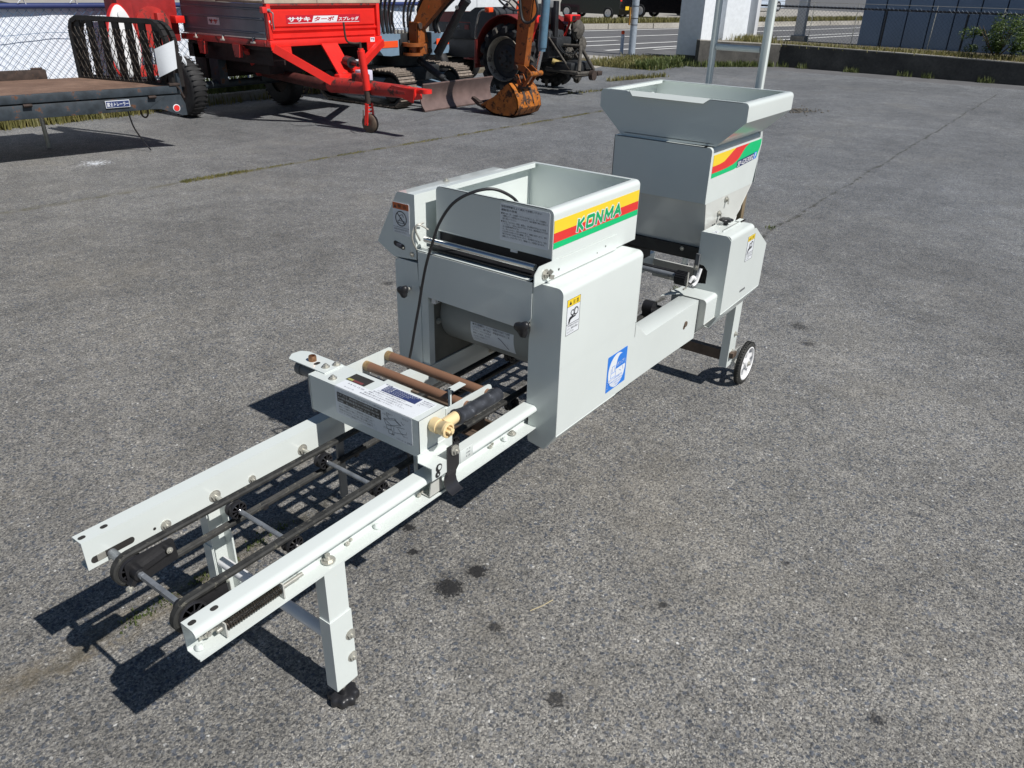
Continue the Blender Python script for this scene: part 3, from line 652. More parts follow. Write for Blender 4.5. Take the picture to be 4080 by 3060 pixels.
# blue pump sticker
x0, z0, w, h = 1.186, .382, .104, .106
b_ = B(); b_.prism(rc([(x0, z0), (x0 + w, z0 + .001), (x0 + w, z0 + h), (x0, z0 + h)], None, .003, 3), 'y', -.0960, -.0957); pump = part(b_, 'pump_sticker', BLU, cover)
b_ = B(); b_.prism([(x0 + w * .5 + w * .44 * math.cos(a), z0 + h * .5 + h * .47 * math.sin(a)) for a in [2 * math.pi * k / 40 for k in range(40)]], 'y', -.0964, -.0961); part(b_, 'print_white_oval', PAPER, pump)
b_ = B(); b_.prism(rc([(x0 + w * .42, z0 + h * .54), (x0 + w * .93, z0 + h * .54), (x0 + w * .86, z0 + h * .80), (x0 + w * .70, z0 + h * .93), (x0 + w * .52, z0 + h * .86)], [2, 3, 4], .02), 'y', -.0967, -.0964)
for (a, c_, r) in ((.30, .56, .09), (.30, .43, .13)):
    pass
for (p, q) in (((.20, .48), (.44, .48)), ((.20, .36), (.20, .62)), ((.44, .36), (.44, .58)), ((.18, .35), (.46, .35)), ((.26, .50), (.26, .66)), ((.38, .50), (.38, .64)), ((.24, .66), (.40, .66)), ((.62, .46), (.74, .40)), ((.80, .52), (.84, .40))):
    b_.bar((x0 + w * p[0], -.0966, z0 + h * p[1]), (x0 + w * q[0], -.0966, z0 + h * q[1]), .0011, .0003, PY)
part(b_, 'print_blue', BLU, pump)
txt('ポンプ', (x0 + w * .48, -.0968, z0 + h * .60), PX, PZ, w * .36, h * .12, PAPER, pump)
txt('ＤＰ-５０配管取付可', (x0 + w * .14, -.0966, z0 + h * .275), PX, PZ, w * .66, h * .055, BLU, pump)
for i, (s, a, ww) in enumerate((('薬剤散布作業に便利な', .12, .72), ('ＤＰ-５０が取付け出来ます。', .15, .70), ('詳しくは販売店まで', .24, .50))): txt(s, (x0 + w * a, -.0966, z0 + h * (.205 - .065 * i)), PX, PZ, w * ww, h * .04, BLU, pump)
for i in range(4): txt('散布ポンプ ＤＰ', (x0 + w * .03, -.0964, z0 + h * (.30 - i * .07)), PX, PZ, w * .10, h * .03, PAPER, pump)
# --- far side cover and gear box with switch
b_ = B(); b_.prism(rc([(.352, .7105), (.418, .7105), (.431, .70), (.431, .44), (.424, .398), (.384, .386), (.345, .386), (.345, .60)], [1, 2], .008), 'x', .9486, .951); b_.box(.951, 1.33, .4285, .431, .40, .705); b_.box(.951, 1.33, .35, .431, .7085, .7105)
part(b_, 'far_cover', WHITE, label='far side cover in shade')
gb = [(.354, .8855), (.408, .8855), (.416, .880), (.492, .742), (.434, .712), (.354, .7185)]
b_ = B(); b_.prism(gb, 'x', .9486, .951); b_.sheet([(.354, .718), (.354, .8855), (.408, .8855), (.416, .880), (.492, .742), (.434, .712)], -T, 'x', .951, 1.335); b_.prism(gb, 'x', 1.335, 1.337)
gbox = part(b_, 'gear_box', WHITE)
b_ = B(); b_.bolt((1.115, .395, .8860), PZ, .006, .004); b_.bolt((.948, .368, .731), MX, .005, .004); part(b_, 'bolt', STEEL, gbox)
# orange warning label (faces -x)
b_ = B(); b_.prism(rc([(.3735, .774), (.4300, .779), (.4290, .8575), (.3725, .8575)], None, .002, 2), 'x', .9476, .9484); wl_ = part(b_, 'warning_label', PAPER, gbox)
b_ = B(); b_.box(.9472, .9475, .3733, .4287, .841, .8568); part(b_, 'print_orange_band', ORNG, wl_)
b_ = B()
b_.box(.9469, .9472, .3733, .4287, .7945, .7950); b_.prism([(.416, .844), (.424, .844), (.420, .852)], 'x', .9468, .9471)
ring = [((.401 + .0185 * math.cos(a), .8175 + .0185 * math.sin(a))) for a in [2 * math.pi * k / 40 for k in range(40)]]
for i in range(40):
    p, q = ring[i], ring[(i + 1) % 40]; b_.bar((.947, p[0], p[1]), (.947, q[0], q[1]), .0020, .0005, MX)
b_.bar((.947, .401 + .013, .8175 + .013), (.947, .401 - .013, .8175 - .013), .0018, .0005, MX)
for p, q in (((.412, .812), (.390, .812)), ((.412, .812), (.412, .806)), ((.390, .812), (.390, .806)), ((.412, .806), (.390, .806)), ((.408, .824), (.396, .829)), ((.396, .829), (.392, .822)), ((.407, .813), (.402, .821)), ((.402, .821), (.396, .813))):
    b_.bar((.947, p[0], p[1]), (.947, q[0], q[1]), .0010, .0004, MX)
part(b_, 'print_black', INK, wl_)
txt('警 告', (.9470, .411, .845), MY, PZ, .030, .0085, INK, wl_)
txt('感電のおそれがあります。', (.9473, .426, .7870), MY, PZ, .048, .0045, INK, wl_); txt('水をかけないで下さい。', (.9473, .426, .7800), MY, PZ, .044, .0045, INK, wl_)
b_ = B(); b_.prism(rc([(.393, .735), (.431, .744), (.431, .757), (.393, .749)], None, .007, 4), 'x', .9468, .9486); sw = part(b_, 'switch_socket', BLACK, gbox)
b_ = B(); b_.box(.9455, .9468, .402, .420, .742, .751, .0005); part(b_, 'switch_rocker', INKG, sw); b_ = B(); b_.bolt((.9466, .397, .742), MX, .0028, .002, False); part(b_, 'bolt', STEEL, sw)
# --- inner body
b_ = B(); b_.box(.951, .972, .3195, .3445, .4262, .70); part(b_, 'inner_jamb', WHITE); INNER = M('inner_galvanised_shade_dark', (0.16, 0.16, 0.14), .5, metal=.3, var=.15); b_ = B(); b_.box(.973, 1.33, .322, .3245, .405, .715); part(b_, 'inner_side_panel', INNER)  # inner panel steel coloured darker to stand in for the housing's shade
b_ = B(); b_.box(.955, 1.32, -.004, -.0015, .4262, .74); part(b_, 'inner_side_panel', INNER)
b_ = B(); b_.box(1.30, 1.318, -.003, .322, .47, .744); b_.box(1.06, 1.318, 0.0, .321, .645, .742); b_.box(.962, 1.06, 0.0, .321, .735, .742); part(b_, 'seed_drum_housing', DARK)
# flap
b_ = B(); b_.prism([(.345, .744), (-.0115, .744), (-.0115, .655), (.008, .6215), (.325, .6275), (.345, .655)][::-1], 'x', .9450, .9468)
flap = part(b_, 'front_flap', WHITE)
b_ = B(); b_.box(.9468, .985, -.0035, .350, .7455, .7475, .0006); part(b_, 'flap_top', WHITE, flap)
def wing_knob(c, d, parent_=seed, r=.021):
    c = Vector(c); d = Vector(d)
    u = Vector((0, 1, 0)) if abs(d.y) < .5 else Vector((1, 0, 0)); w = d.cross(u); b_ = B(); rings = []
    for hh, q in ((0, .45), (.006, .62), (.010, .95), (.016, 1.0), (.021, .9), (.024, .5), (.0245, .02)):
        rings.append([c + d * hh + (u * math.cos(a) + w * math.sin(a)) * r * q * (1 + .22 * math.cos(3 * a + .6)) / 1.1 for a in [2 * math.pi * k / 48 for k in range(48)]])
    b_.loft(rings); k = part(b_, 'clamp_knob', BLACK, parent_, angle=60)
    b_ = B(); b_.cyl(c - d * .012, c, .0045, 12); part(b_, 'knob_screw', STEEL, k)
wing_knob((.936, -.004, .636), MX); wing_knob((.936, .380, .636), MX, r=.017)
b_ = B(); b_.cyl((.960, -.008, .7755), (.960, .331, .7755), .0082, 20); part(b_, 'levelling_rod', CHROME)
b_ = B(); b_.cyl((1.085, .001, .560), (1.085, .3195, .560), .088, 48); drum = part(b_, 'seed_drum', M('drum_grey', (.30, .31, .29), .4, var=.04))
b_ = B()
for (a0, a1, y0, y1) in ((math.pi * .96, math.pi * 1.18, .075, .215),):
    n = 12
    for k in range(n):
        a, c_ = a0 + (a1 - a0) * k / n, a0 + (a1 - a0) * (k + 1) / n
        P = [(1.085 + .0884 * math.cos(t), yy, .560 + .0884 * math.sin(t)) for t, yy in ((a, y0), (c_, y0), (c_, y1), (a, y1))]
        b_.face(P)
dl = part(b_, 'drum_label', PAPER, drum)
for i in range(6):
    a = math.pi * (.985 + .03 * i); o = (1.085 + .0888 * math.cos(a), .207, .560 + .0888 * math.sin(a))
    txt(('■ 籾の播種量は、ホッパー調節板の目盛りで調整', 'して下さい。種子量は、播種量早見表をご覧', '下さい。ブラシの毛先が', '摩耗した時は、ネジを', 'ゆるめて調整して', '下さい。')[i], o, MY, (0, 0, 1), (.12, .12, .06, .055, .045, .02)[i], .0055, INKG, dl, lift=.0006)
b_ = B()
for k in range(10):
    a, c_ = math.pi * (1.04 + .010 * k), math.pi * (1.04 + .010 * (k + 1))
    b_.bar((1.085 + .0892 * math.cos(a), .125 - .006 * k ** .7, .560 + .0892 * math.sin(a)), (1.085 + .0892 * math.cos(c_), .125 - .006 * (k + 1) ** .7, .560 + .0892 * math.sin(c_)), .0012, .0004, MX)
part(b_, 'print_drawing', INKG, dl)
b_ = B(); b_.bolt((.99, .3215, .545), MY, .006, .006); b_.bolt((1.02, .3215, .558), MY, .006, .006); part(b_, 'bolt', STEEL)
b_ = B(); b_.tube([(.968, .30, .615), (.985, .275, .617), (1.02, .25, .635), (1.06, .235, .66)], .0042, 8); part(b_, 'wiring', BLACK)
b_ = B(); b_.box(.955, .975, .298, .312, .609, .622, .001); part(b_, 'wire_connector', WHITE2)
b_ = B(); b_.tube([(.970, .301, .616), (.99, .277, .617), (1.02, .256, .632)], .0012, 5); part(b_, 'yellow_wire', YEL)
# --- seed hopper
h1x0, h1x1, h1y0, h1y1 = .990, 1.392, -.0325, .3190
zt1 = .9065
b_ = B()
fp = rc([(h1y0, .793), (h1y1, .797), (h1y1, zt1), (h1y0, zt1)], [2, 3], .013, 6)
b_.prism(fp, 'x', h1x0, h1x0 + .002)
hop1 = part(b_, 'seed_hopper', WHITE)
b_ = B()
prof = [(h1y0, .748)] + arc_yz(h1y0 + .014, zt1 - .014, .014, math.pi, math.pi / 2) + [(h1y0 + .020, zt1), (h1y0 + .0205, zt1 - .008)]
b_.sheet(prof, -T, 'x', h1x0 + .001, h1x1); part(b_, 'hopper_wall', WHITE, hop1, label='near hopper wall with striped logo band')
b_ = B()
prof = [(h1y1, .748)] + arc_yz(h1y1 - .014, zt1 - .014, .014, 0, math.pi / 2) + [(h1y1 - .026, zt1), (h1y1 - .0265, zt1 - .012)]
b_.sheet(prof, T, 'x', h1x0 + .002, h1x1); part(b_, 'hopper_wall', WHITE, hop1)
b_ = B(); b_.prism(rc([(h1y0, .748), (h1y1, .748), (h1y1, zt1), (h1y0, zt1)], [2, 3], .013, 6), 'x', h1x1, h1x1 + .002); part(b_, 'hopper_wall', WHITE, hop1); b_ = B(); b_.box(h1x1 - .012, h1x1, h1y0 + .02, h1y1 - .026, zt1 - .002, zt1 + .0002); part(b_, 'hopper_rim', WHITE, hop1); b_ = B(); b_.box(h1x0, h1x0 + .006, h1y0 + .02, h1y1 - .02, zt1 - .0018, zt1 + .0002); part(b_, 'hopper_rim', WHITE, hop1)
b_ = B(); b_.plate([(h1x1, h1y0 + .003, .765), (h1x1, h1y1 - .003, .765), (1.15, h1y1 - .003, .745), (1.15, h1y0 + .003, .745)], .002); b_.plate([(h1x0 + .002, h1y0 + .003, .795), (h1x0 + .002, h1y1 - .003, .795), (1.15, h1y1 - .003, .745), (1.15, h1y0 + .003, .745)], -.002); part(b_, 'hopper_floor', WHITE, hop1)
b_ = B(); b_.box(.955, 1.02, -.030, .318, .7535, .756); b_.box(1.00, 1.02, -.030, .318, .7565, .792); part(b_, 'brush_housing', BLACK)
b_ = B(); b_.box(.995, .998, .07, .09, .785, .792); part(b_, 'spirit_tag', PAPER)
# bracket along the near side of the hopper
b_ = B(); poly = rc([(.914, .748), (.914, .775), (.932, .7915), (1.010, .7915), (1.010, .7890), (1.283, .7885), (1.283, .748)], [1, 2], .010)
b_.prism(poly, 'y', -.0385, -.0362); brk = part(b_, 'hopper_bracket', WHITE)
b_ = B(); b_.bolt((.955, -.0388, .768), MY, .009, .007); b_.bar((.955, -.050, .772), (.957, -.056, .781), .004, .010); b_.bar((.958, -.050, .764), (.966, -.056, .762), .004, .010); part(b_, 'wing_bolt', STEEL, brk)
holes([((1.012, -.0388, .765), MY, .003, .0), ((1.225, -.0388, .770), MY, .0022, 0), ((1.185, -.0388, .762), MY, .0018, 0)], 'bolt_hole', DARK, brk)
# stripes and logo (near wall, faces -y)
ys = h1y0 - T * 0 - .0004
b_ = B(); b_.box(h1x0 + .003, h1x1, ys - .0003, ys, .8525, .8815); sY = part(b_, 'stripe_yellow', YEL, hop1)
b_ = B(); b_.box(h1x0 + .003, h1x1, ys - .0003, ys, .8302, .8523); part(b_, 'stripe_red', RED, hop1)
b_ = B(); b_.box(h1x0 + .003, h1x1, ys - .0003, ys, .8155, .8300); part(b_, 'stripe_green', GRN, hop1)
def logo(x0, z0, H, sw, mat, name, lift):
    L5 = [[[(.1, 0), (.1, 1)], [(.12, .42), (.78, 1)], [(.30, .55), (.82, 0)]],
          [[(.16, 0), (.84, 0)], [(.92, .08), (.92, .92)], [(.84, 1), (.16, 1)], [(.08, .92), (.08, .08)]],
          [[(.08, 0), (.08, 1)], [(.08, 1), (.86, 0)], [(.86, 0), (.86, 1)]],
          [[(.06, 0), (.10, 1)], [(.10, 1), (.50, .25)], [(.50, .25), (.92, 1)], [(.92, 1), (.96, 0)]],
          [[(.0, 0), (.48, 1)], [(.48, 1), (.96, 0)], [(.22, .34), (.76, .34)]]]
    b_ = B(); x = x0; k = 0
    for L, w in zip(L5, (1.18, 1.28, 1.22, 1.42, 1.25)):
        for (a, c_) in L:
            f = lambda p: (x + H * (p[0] * w * 1.12 + .18 * p[1]), ys - lift - k * .00002, z0 + H * p[1])
            A_, C_ = Vector(f(a)), Vector(f(c_)); d = (C_ - A_).normalized(); e = sw * .42
            b_.bar(A_ - d * e, C_ + d * e, .0003, sw, Vector((0, 1, 0)).cross(d)); k += 1
        x += H * (w * 1.12 + .42)
    return part(b_, name, mat, hop1)
logo(1.0895, .8385, .0235, .0125, PAPER, 'logo_outline', .0005)
logo(1.0895, .8385, .0235, .0080, GRN2, 'logo_lettering', .0010)
# instruction label on the hopper front (faces -x)
b_ = B(); b_.prism(rc([(-.0225, .8115), (.1180, .8105), (.1180, .8990), (-.0225, .8990)], None, .004, 4), 'x', h1x0 - .0006, h1x0 - .0001); il = part(b_, 'instruction_label', PAPER, hop1)
xl = h1x0 - .0007
L_ = [('取扱説明書をよく読んでお使い下さい', .115, .0054, .8895), ('運転前の準備', .045, .0052, .8815), ('■ 籾には、芒・小枝梗・ワラクズがないこと。芒・小枝梗は', .128, .0042, .8735), ('　「播種ムラ」の原因になりますので、塩水選前に特に注意して', .128, .0042, .8675), ('　取り除いて下さい。', .04, .0042, .8615),
      ('■ 種子は「はとむね」程度、催芽し、芽が伸びすぎないよう注意', .128, .0042, .8545), ('　して下さい。（芽は１㎜以下で均一にする。催芽器具は15℃位の', .130, .0042, .8488), ('　水で温度調節をする）', .048, .0042, .8430), ('　又、手につかない（流れがやや良い）程度に陰干しをし、種子', .128, .0042, .8370), ('　の水分を十分切ってから播種して下さい。', .085, .0042, .8312), ('　種子の水切りが完全でなかったり、芽が伸びすぎますと「詰り', .128, .0042, .8252), ('　播種ムラ」になりやすくなり「播種ムラ」の原因になります。', .122, .0042, .8190)]
for s, w, h, z in L_: txt(s, (xl, .1145 if s[0] != '　' else .110, z), MY, PZ, w, h, INK, il)
# power cord: from the hopper rim down to the far rail
b_ = B()
P = [(1.045, .060, .845), (1.02, .082, .890), (1.00, .095, .915), (.965, .120, .934), (.93, .152, .928), (.905, .190, .901), (.895, .225, .85), (.893, .250, .79), (.895, .272, .735), (.90, .291, .68), (.90, .305, .62), (.90, .318, .57), (.90, .335, .50), (.90, .352, .43), (.90, .36, .33), (.91, .375, .2), (.93, .40, .02)]
def smooth_path(P, n=6):
    P = [Vector(p) for p in P]; out = []
    for i in range(len(P) - 1):
        p0, p1, p2, p3 = P[max(i - 1, 0)], P[i], P[i + 1], P[min(i + 2, len(P) - 1)]
        for k in range(n):
            t = k / n; out.append(.5 * ((2 * p1) + (p2 - p0) * t + (2 * p0 - 5 * p1 + 4 * p2 - p3) * t * t + (3 * p1 - p0 - 3 * p2 + p3) * t ** 3))
    return out + [P[-1]]
b_.tube(smooth_path(P), .0036, 10); part(b_, 'power_cord', BLACK, angle=70)
b_ = B(); b_.tube(smooth_path([(.955, .345, .77), (.94, .345, .80), (.945, .34, .815), (.965, .325, .80)]), .0022, 8); b_.tube(smooth_path([(.95, .352, .745), (.935, .352, .775), (.94, .35, .805), (.965, .34, .815)]), .0022, 8); part(b_, 'wire_spring', STEEL)
# ---------------------------------------------------------------- soil section
# lower hopper body
X0 = 1.866; LY0, LY1 = -.0245, .3170
side = [(X0 + .010, .9215), (2.290, .9215), (2.296, .880), (2.262, .745), (2.140, .640), (2.10, .598), (1.905, .598), (X0 + .006, .748)]
b_ = B(); b_.prism(rc([(LY0, .750), (LY1, .750), (LY1, .9215), (LY0, .9215)], [2, 3], .013, 6), 'x', X0, X0 + .002); hop2 = part(b_, 'soil_hopper', WHITE)
b_ = B(); prof = [(LY0, .748)] + arc_yz(LY0 + .012, .9215 - .012, .012, math.pi, math.pi / 2) + [(LY0 + .03, .9215)]
b_.sheet(prof, -T, 'x', X0 + .001, 2.262); b_.prism([(2.262, .748), (2.262, .9215), (2.288, .9215), (2.296, .880)], 'y', LY0, LY0 + T)
b_.box(X0, 2.285, LY1 - T, LY1, .748, .9215); b_.box(X0, 2.285, LY0 + .02, LY1, .9195, .9215); b_.box(2.283, 2.285, LY0, LY1, .748, .9215)
part(b_, 'hopper_upper_body', WHITE, hop2)
b_ = B()
for y in (LY0 + .001, LY1 - .003): b_.prism([(X0 + .008, .7475), (2.262, .7475), (2.140, .640), (2.10, .598), (1.905, .598)], 'y', y, y + T)
b_.plate([(X0 + .008, LY0 + .001, .7478), (X0 + .008, LY1 - .001, .7478), (1.905, LY1 - .001, .598), (1.905, LY0 + .001, .598)], .002); b_.plate([(2.262, LY0, .747), (2.262, LY1, .747), (2.10, LY1, .598), (2.10, LY0, .598)], -.002); part(b_, 'hopper_lower_body', M('lower_hopper_shade_tone', (0.60, 0.61, 0.575), .2, var=.04, vscale=8, coat=.3), hop2)  # same white paint, toned down in colour for its down-facing shade
b_ = B()
for (x, z) in ((2.039, .734), (1.992, .696)): b_.bolt((x, LY0 - .001, z), MY, .007, .006); b_.bar((x, LY0 - .009, z - .002), (x - .004, LY0 - .012, z - .014), .003, .009)
part(b_, 'wing_bolt', STEEL, hop2)
# flare
FX0, FX1, FY0, FY1, FZ = 1.880, 2.270, -.1120, .3880, 1.0575
b_ = B(); b_.prism(rc([(-.028, .925), (.296, .918), (FY1, 1.002), (FY1, FZ - .002), (FY0, FZ), (FY0, 1.003)], [3, 4], .012, 5), 'x', FX0, FX0 + .002); flare = part(b_, 'hopper_flare', WHITE)
b_ = B(); b_.prism(rc([(-.028, .925), (.296, .918), (FY1, 1.002), (FY1, FZ), (FY0, FZ), (FY0, 1.003)], [3, 4], .012, 5), 'x', FX1, FX1 + .002)
b_.sheet([(-.0265, .925), (FY0, 1.003)] + arc_yz(FY0 + .014, FZ - .014, .014, math.pi, math.pi / 2) + [(FY0 + .022, FZ), (FY0 + .0225, FZ - .008)], -T, 'x', FX0 + .001, FX1)
b_.sheet([(.296, .920), (FY1, 1.002)] + arc_yz(FY1 - .014, FZ - .014, .014, 0, math.pi / 2) + [(FY1 - .030, FZ), (FY1 - .0305, FZ - .010)], T, 'x', FX0 + .001, FX1)
b_.box(FX1 - .014, FX1, FY0 + .02, FY1 - .03, FZ - .002, FZ); b_.box(FX0, FX0 + .010, FY0 + .02, .005, FZ - .0018, FZ + .0002); b_.box(FX0, FX0 + .010, .292, FY1 - .03, FZ - .0018, FZ + .0002)
b_.box(FX0, FX1, -.02, .29, .93, .932)
part(b_, 'flare_wall', WHITE, flare)
b_ = B(); b_.plate([(FX0 + .002, .286, FZ + .001), (FX0 + .002, .010, FZ + .001), (FX0 - .013, .026, FZ - .013), (FX0 - .013, .266, FZ - .013)], .0018); part(b_, 'flare_lip', WHITE, flare)
# striped decal
ys = LY0 - .0005
def decal(poly, name, mat, dz=0.0):
    b_ = B(); b_.prism(poly, 'y', ys - .0003 - dz, ys - dz); return part(b_, name, mat, hop2)
yl = [(1.884, .863), (1.940, .8635), (1.975, .867), (2.005, .878), (2.033, .8885), (2.061, .8975)]
rr_ = [(1.884, .8415), (1.960, .8415), (2.000, .8425), (2.051, .846), (2.085, .8535), (2.105, .862), (2.124, .876), (2.145, .888), (2.178, .8975)]
decal(yl + [(1.884, .8975)], 'stripe_yellow', YEL)
decal(yl[::-1] + rr_, 'stripe_red', RED)
decal([(1.884, .8270)] + rr_ + [(2.287, .8975), (2.287, .880), (2.262, .840), (2.245, .838), (2.090, .831), (2.065, .828)], 'stripe_green', GRN)
b_ = B(); b_.prism([(2.088, .8290), (2.232, .8355), (2.232, .8575), (2.088, .8510)], 'y', ys - .0010, ys - .0007); nb = part(b_, 'model_plate', INKB, hop2)
b_ = B(); b_.prism([(2.232, .8355), (2.257, .8370), (2.257, .8605), (2.232, .8575)], 'y', ys - .0010, ys - .0007); part(b_, 'model_plate_blue', BLU, nb)
txt('SP-GX3002', (2.091, ys - .0011, .8310), (1, 0, .045), PZ, .138, .0165, WHITE2, nb, bold=.012, shear=.1); txt('F', (2.237, ys - .0011, .8385), PX, PZ, .016, .018, PAPER, nb, bold=.03, shear=.2)
# dark mouth and frame under the soil hopper
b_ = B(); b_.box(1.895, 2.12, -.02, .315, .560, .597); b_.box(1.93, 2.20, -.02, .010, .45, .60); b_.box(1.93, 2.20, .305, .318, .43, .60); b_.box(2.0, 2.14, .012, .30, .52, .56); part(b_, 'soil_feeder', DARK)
b_ = B(); b_.bolt((1.894, .28, .586), MX, .005, .004); b_.bolt((1.894, .045, .586), MX, .005, .004); part(b_, 'bolt', STEEL)
b_ = B(); b_.box(1.83, 1.838, -.045, -.033, .49, .60); part(b_, 'upright_bar', GREYPVC); b_ = B(); b_.box(1.80, 1.83, .318, .34, .30, .60); part(b_, 'upright_bar', GREYPVC); b_ = B(); b_.bolt((1.829, -.039, .555), MX, .006, .005); part(b_, 'bolt', STEEL)
# ribbed roller and shaft
b_ = B(); b_.cyl((1.735, -.055, .545), (1.735, -.018, .545), .021, 24)
for k in range(20):
    a = 2 * math.pi * k / 20; b_.bar((1.735 + .021 * math.cos(a), -.055, .545 + .021 * math.sin(a)), (1.735 + .021 * math.cos(a), -.018, .545 + .021 * math.sin(a)), .0028, .0028)
part(b_, 'ribbed_roller', BLACK)
b_ = B(); b_.cyl((1.735, -.018, .548), (1.735, .32, .548), .0085, 16); part(b_, 'roller_shaft', SHAFT)
b_ = B(); b_.box(1.735, 1.75, -.02, .12, .552, .560); part(b_, 'scraper_bar', BLACK)
b_ = B(); b_.box(1.722, 1.730, -.0605, -.0585, .525, .570); b_.box(1.70, 1.722, -.062, -.058, .520, .525); part(b_, 'roller_bracket', STEEL)
b_ = B(); b_.tube(smooth_path([(1.74, -.060, .535), (1.75, -.066, .550), (1.765, -.070, .540), (1.77, -.075, .56)]), .006, 8); b_.tube(smooth_path([(1.745, -.070, .525), (1.76, -.075, .535), (1.775, -.078, .575)]), .005, 8); part(b_, 'cable_tie_loop', WHITE2)
b_ = B(); b_.cyl((1.70, .064, .437), (1.70, .030, .437), .022, 20); b_.cyl((1.70, .062, .42), (1.70, .0, .42), .02, 20); part(b_, 'drive_roller', BLACK)
b_ = B(); b_.tube(smooth_path([(1.60, .27, .44), (1.63, .25, .455), (1.66, .22, .445), (1.70, .2, .45)]), .010, 10); part(b_, 'chrome_bend', CHROME)
# gear cover beside the soil hopper
b_ = B(); prof = [(-.038, .6715)] + arc_yz(-.123, .6575, .014, math.pi / 2, math.pi) + [(-.137, .655)]
gp = [(1.843, .655), (2.055, .655), (2.187, .572), (2.178, .421), (1.843, .4135)]
b_.prism(gp, 'y', -.137, -.137 + T); gcov = part(b_, 'gear_cover', WHITE)
b_ = B(); b_.sheet(prof, T, 'x', 1.843, 2.035); b_.plate([(2.035, -.038, .6715), (2.035, -.123, .6715), (2.187, -.123, .575), (2.187, -.038, .575)], .002); b_.plate([(2.035, -.123, .6715), (2.035, -.1365, .6565), (2.187, -.1365, .572), (2.187, -.123, .575)], .002); b_.box(2.176, 2.187, -.136, -.03, .42, .573); part(b_, 'cover_top', WHITE, gcov)
b_ = B(); b_.prism(rc([(-.036, .6715), (-.123, .6715), (-.137, .658), (-.137, .4135), (-.108, .364), (-.040, .364), (-.040, .50), (-.074, .505), (-.074, .548), (-.060, .563), (-.036, .566)], [1], .012, 4), 'x', 1.8408, 1.843); part(b_, 'cover_front', WHITE, gcov)
b_ = B(); b_.plate([(1.843, -.1365, .4133), (2.178, -.1365, .4208), (2.118, -.108, .370), (1.835, -.108, .362)], .002); b_.plate([(1.835, -.108, .362), (2.118, -.108, .370), (2.118, -.05, .372), (1.835, -.05, .362)], .002); part(b_, 'cover_underside', WHITE, gcov)
holes([((2.016, -.1372, .450), MY, .004, .020)], 'slot_hole', GREYPVC, gcov)
caution((1.992, -.1372, .5535), .060, .085, gcov)
b_ = B(); b_.cyl((1.965, -.064, .672), (1.965, -.064, .680), .008, 14); 
rings = []
for hh, q in ((.680, .5), (.684, .95), (.689, 1.0), (.692, .8), (.6925, .02)):
    rings.append([Vector((1.965 + .021 * q * (1 + .14 * math.cos(6 * a)) * math.cos(a), -.064 + .021 * q * (1 + .14 * math.cos(6 * a)) * math.sin(a), hh)) for a in [2 * math.pi * k / 48 for k in range(48)]])
b_.loft(rings); part(b_, 'cover_knob', BLACK, gcov, angle=60)
b_ = B(); b_.box(1.89, 2.03, -.0895, -.0845, .6718, .6722); part(b_, 'top_slot', DARK, gcov)
b_ = B(); b_.box(1.875, 2.06, -.094, -.0898, .6718, .6745); b_.box(2.02, 2.06, -.094, -.074, .6718, .6745); part(b_, 'slide_strip', WHITE, gcov)
b_ = B(); b_.box(1.85, 1.875, -.083, -.068, .6718, .6721); txt('×', (1.856, -.080, .6722), PX, PY, .01, .008, INKG, part(b_, 'small_tag', PAPER, gcov))
b_ = B(); b_.tube(smooth_path([(2.17, -.05, .58), (2.20, -.05, .60), (2.20, -.06, .62)]), .006, 8); part(b_, 'black_lever', BLACK, gcov)
# small cover in front of it
b_ = B(); prof = [(-.0, .4835)] + arc_yz(-.107, .4705, .013, math.pi / 2, math.pi) + [(-.120, .402)]
b_.sheet(prof, T, 'x', 1.757, 1.842); b_.plate([(1.70, .012, .4835), (1.80, .0, .4835), (1.757, -.028, .4835), (1.735, -.010, .4835)], .002); sc2 = part(b_, 'drive_cover', WHITE)
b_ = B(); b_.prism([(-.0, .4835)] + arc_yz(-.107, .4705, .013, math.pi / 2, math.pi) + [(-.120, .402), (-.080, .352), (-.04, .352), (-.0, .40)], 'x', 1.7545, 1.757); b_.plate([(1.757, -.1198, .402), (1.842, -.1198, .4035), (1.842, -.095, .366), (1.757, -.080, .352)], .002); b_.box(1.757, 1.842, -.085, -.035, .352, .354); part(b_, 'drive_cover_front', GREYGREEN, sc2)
# white hose behind the hopper
b_ = B(); b_.tube(smooth_path([(2.156, -.015, .697), (2.181, -.015, .703), (2.198, -.015, .690), (2.196, -.015, .672), (2.172, -.015, .655), (2.160, -.015, .640)]), .0062, 12); b_.cyl((2.164, -.015, .652), (2.155, -.015, .636), .009, 12); part(b_, 'white_hose', WHITE2)
# rear legs, axle and wheels
for yo, s, lb in ((-.087, 1, 'near rear leg'), (.405, -1, 'far rear leg')):
    b_ = B(); b_.sheet([(2.128, yo + s * .028), (2.128, yo), (2.186, yo), (2.186, yo + s * .028)], T * (-1 if s > 0 else 1), 'z', .096, .362); lg = part(b_, 'leg', WHITE, label=lb)
    b_ = B()
    for z in (.223, .152): b_.bolt((2.163, yo - s * .0005, z), (0, -s, 0), .007, .008)
    part(b_, 'bolt', STEEL, lg)
    holes([((2.158, yo - s * .0003, .190), (0, -s, 0), .0025, .002), ((2.176, yo - s * .0003, .335), (0, -s, 0), .002, 0)], 'bolt_hole', DARK, lg)
b_ = B(); b_.sheet([(2.132, .122), (2.132, .162), (2.150, .162)], T, 'y', -.058, .378) if False else b_.box(2.1305, 2.134, -.058, .378, .120, .160); b_.box(2.134, 2.156, -.058, .378, .158, .160); b_.box(2.134, 2.170, -.105, -.06, .135, .155); part(b_, 'axle_beam', RUSTPLATE)
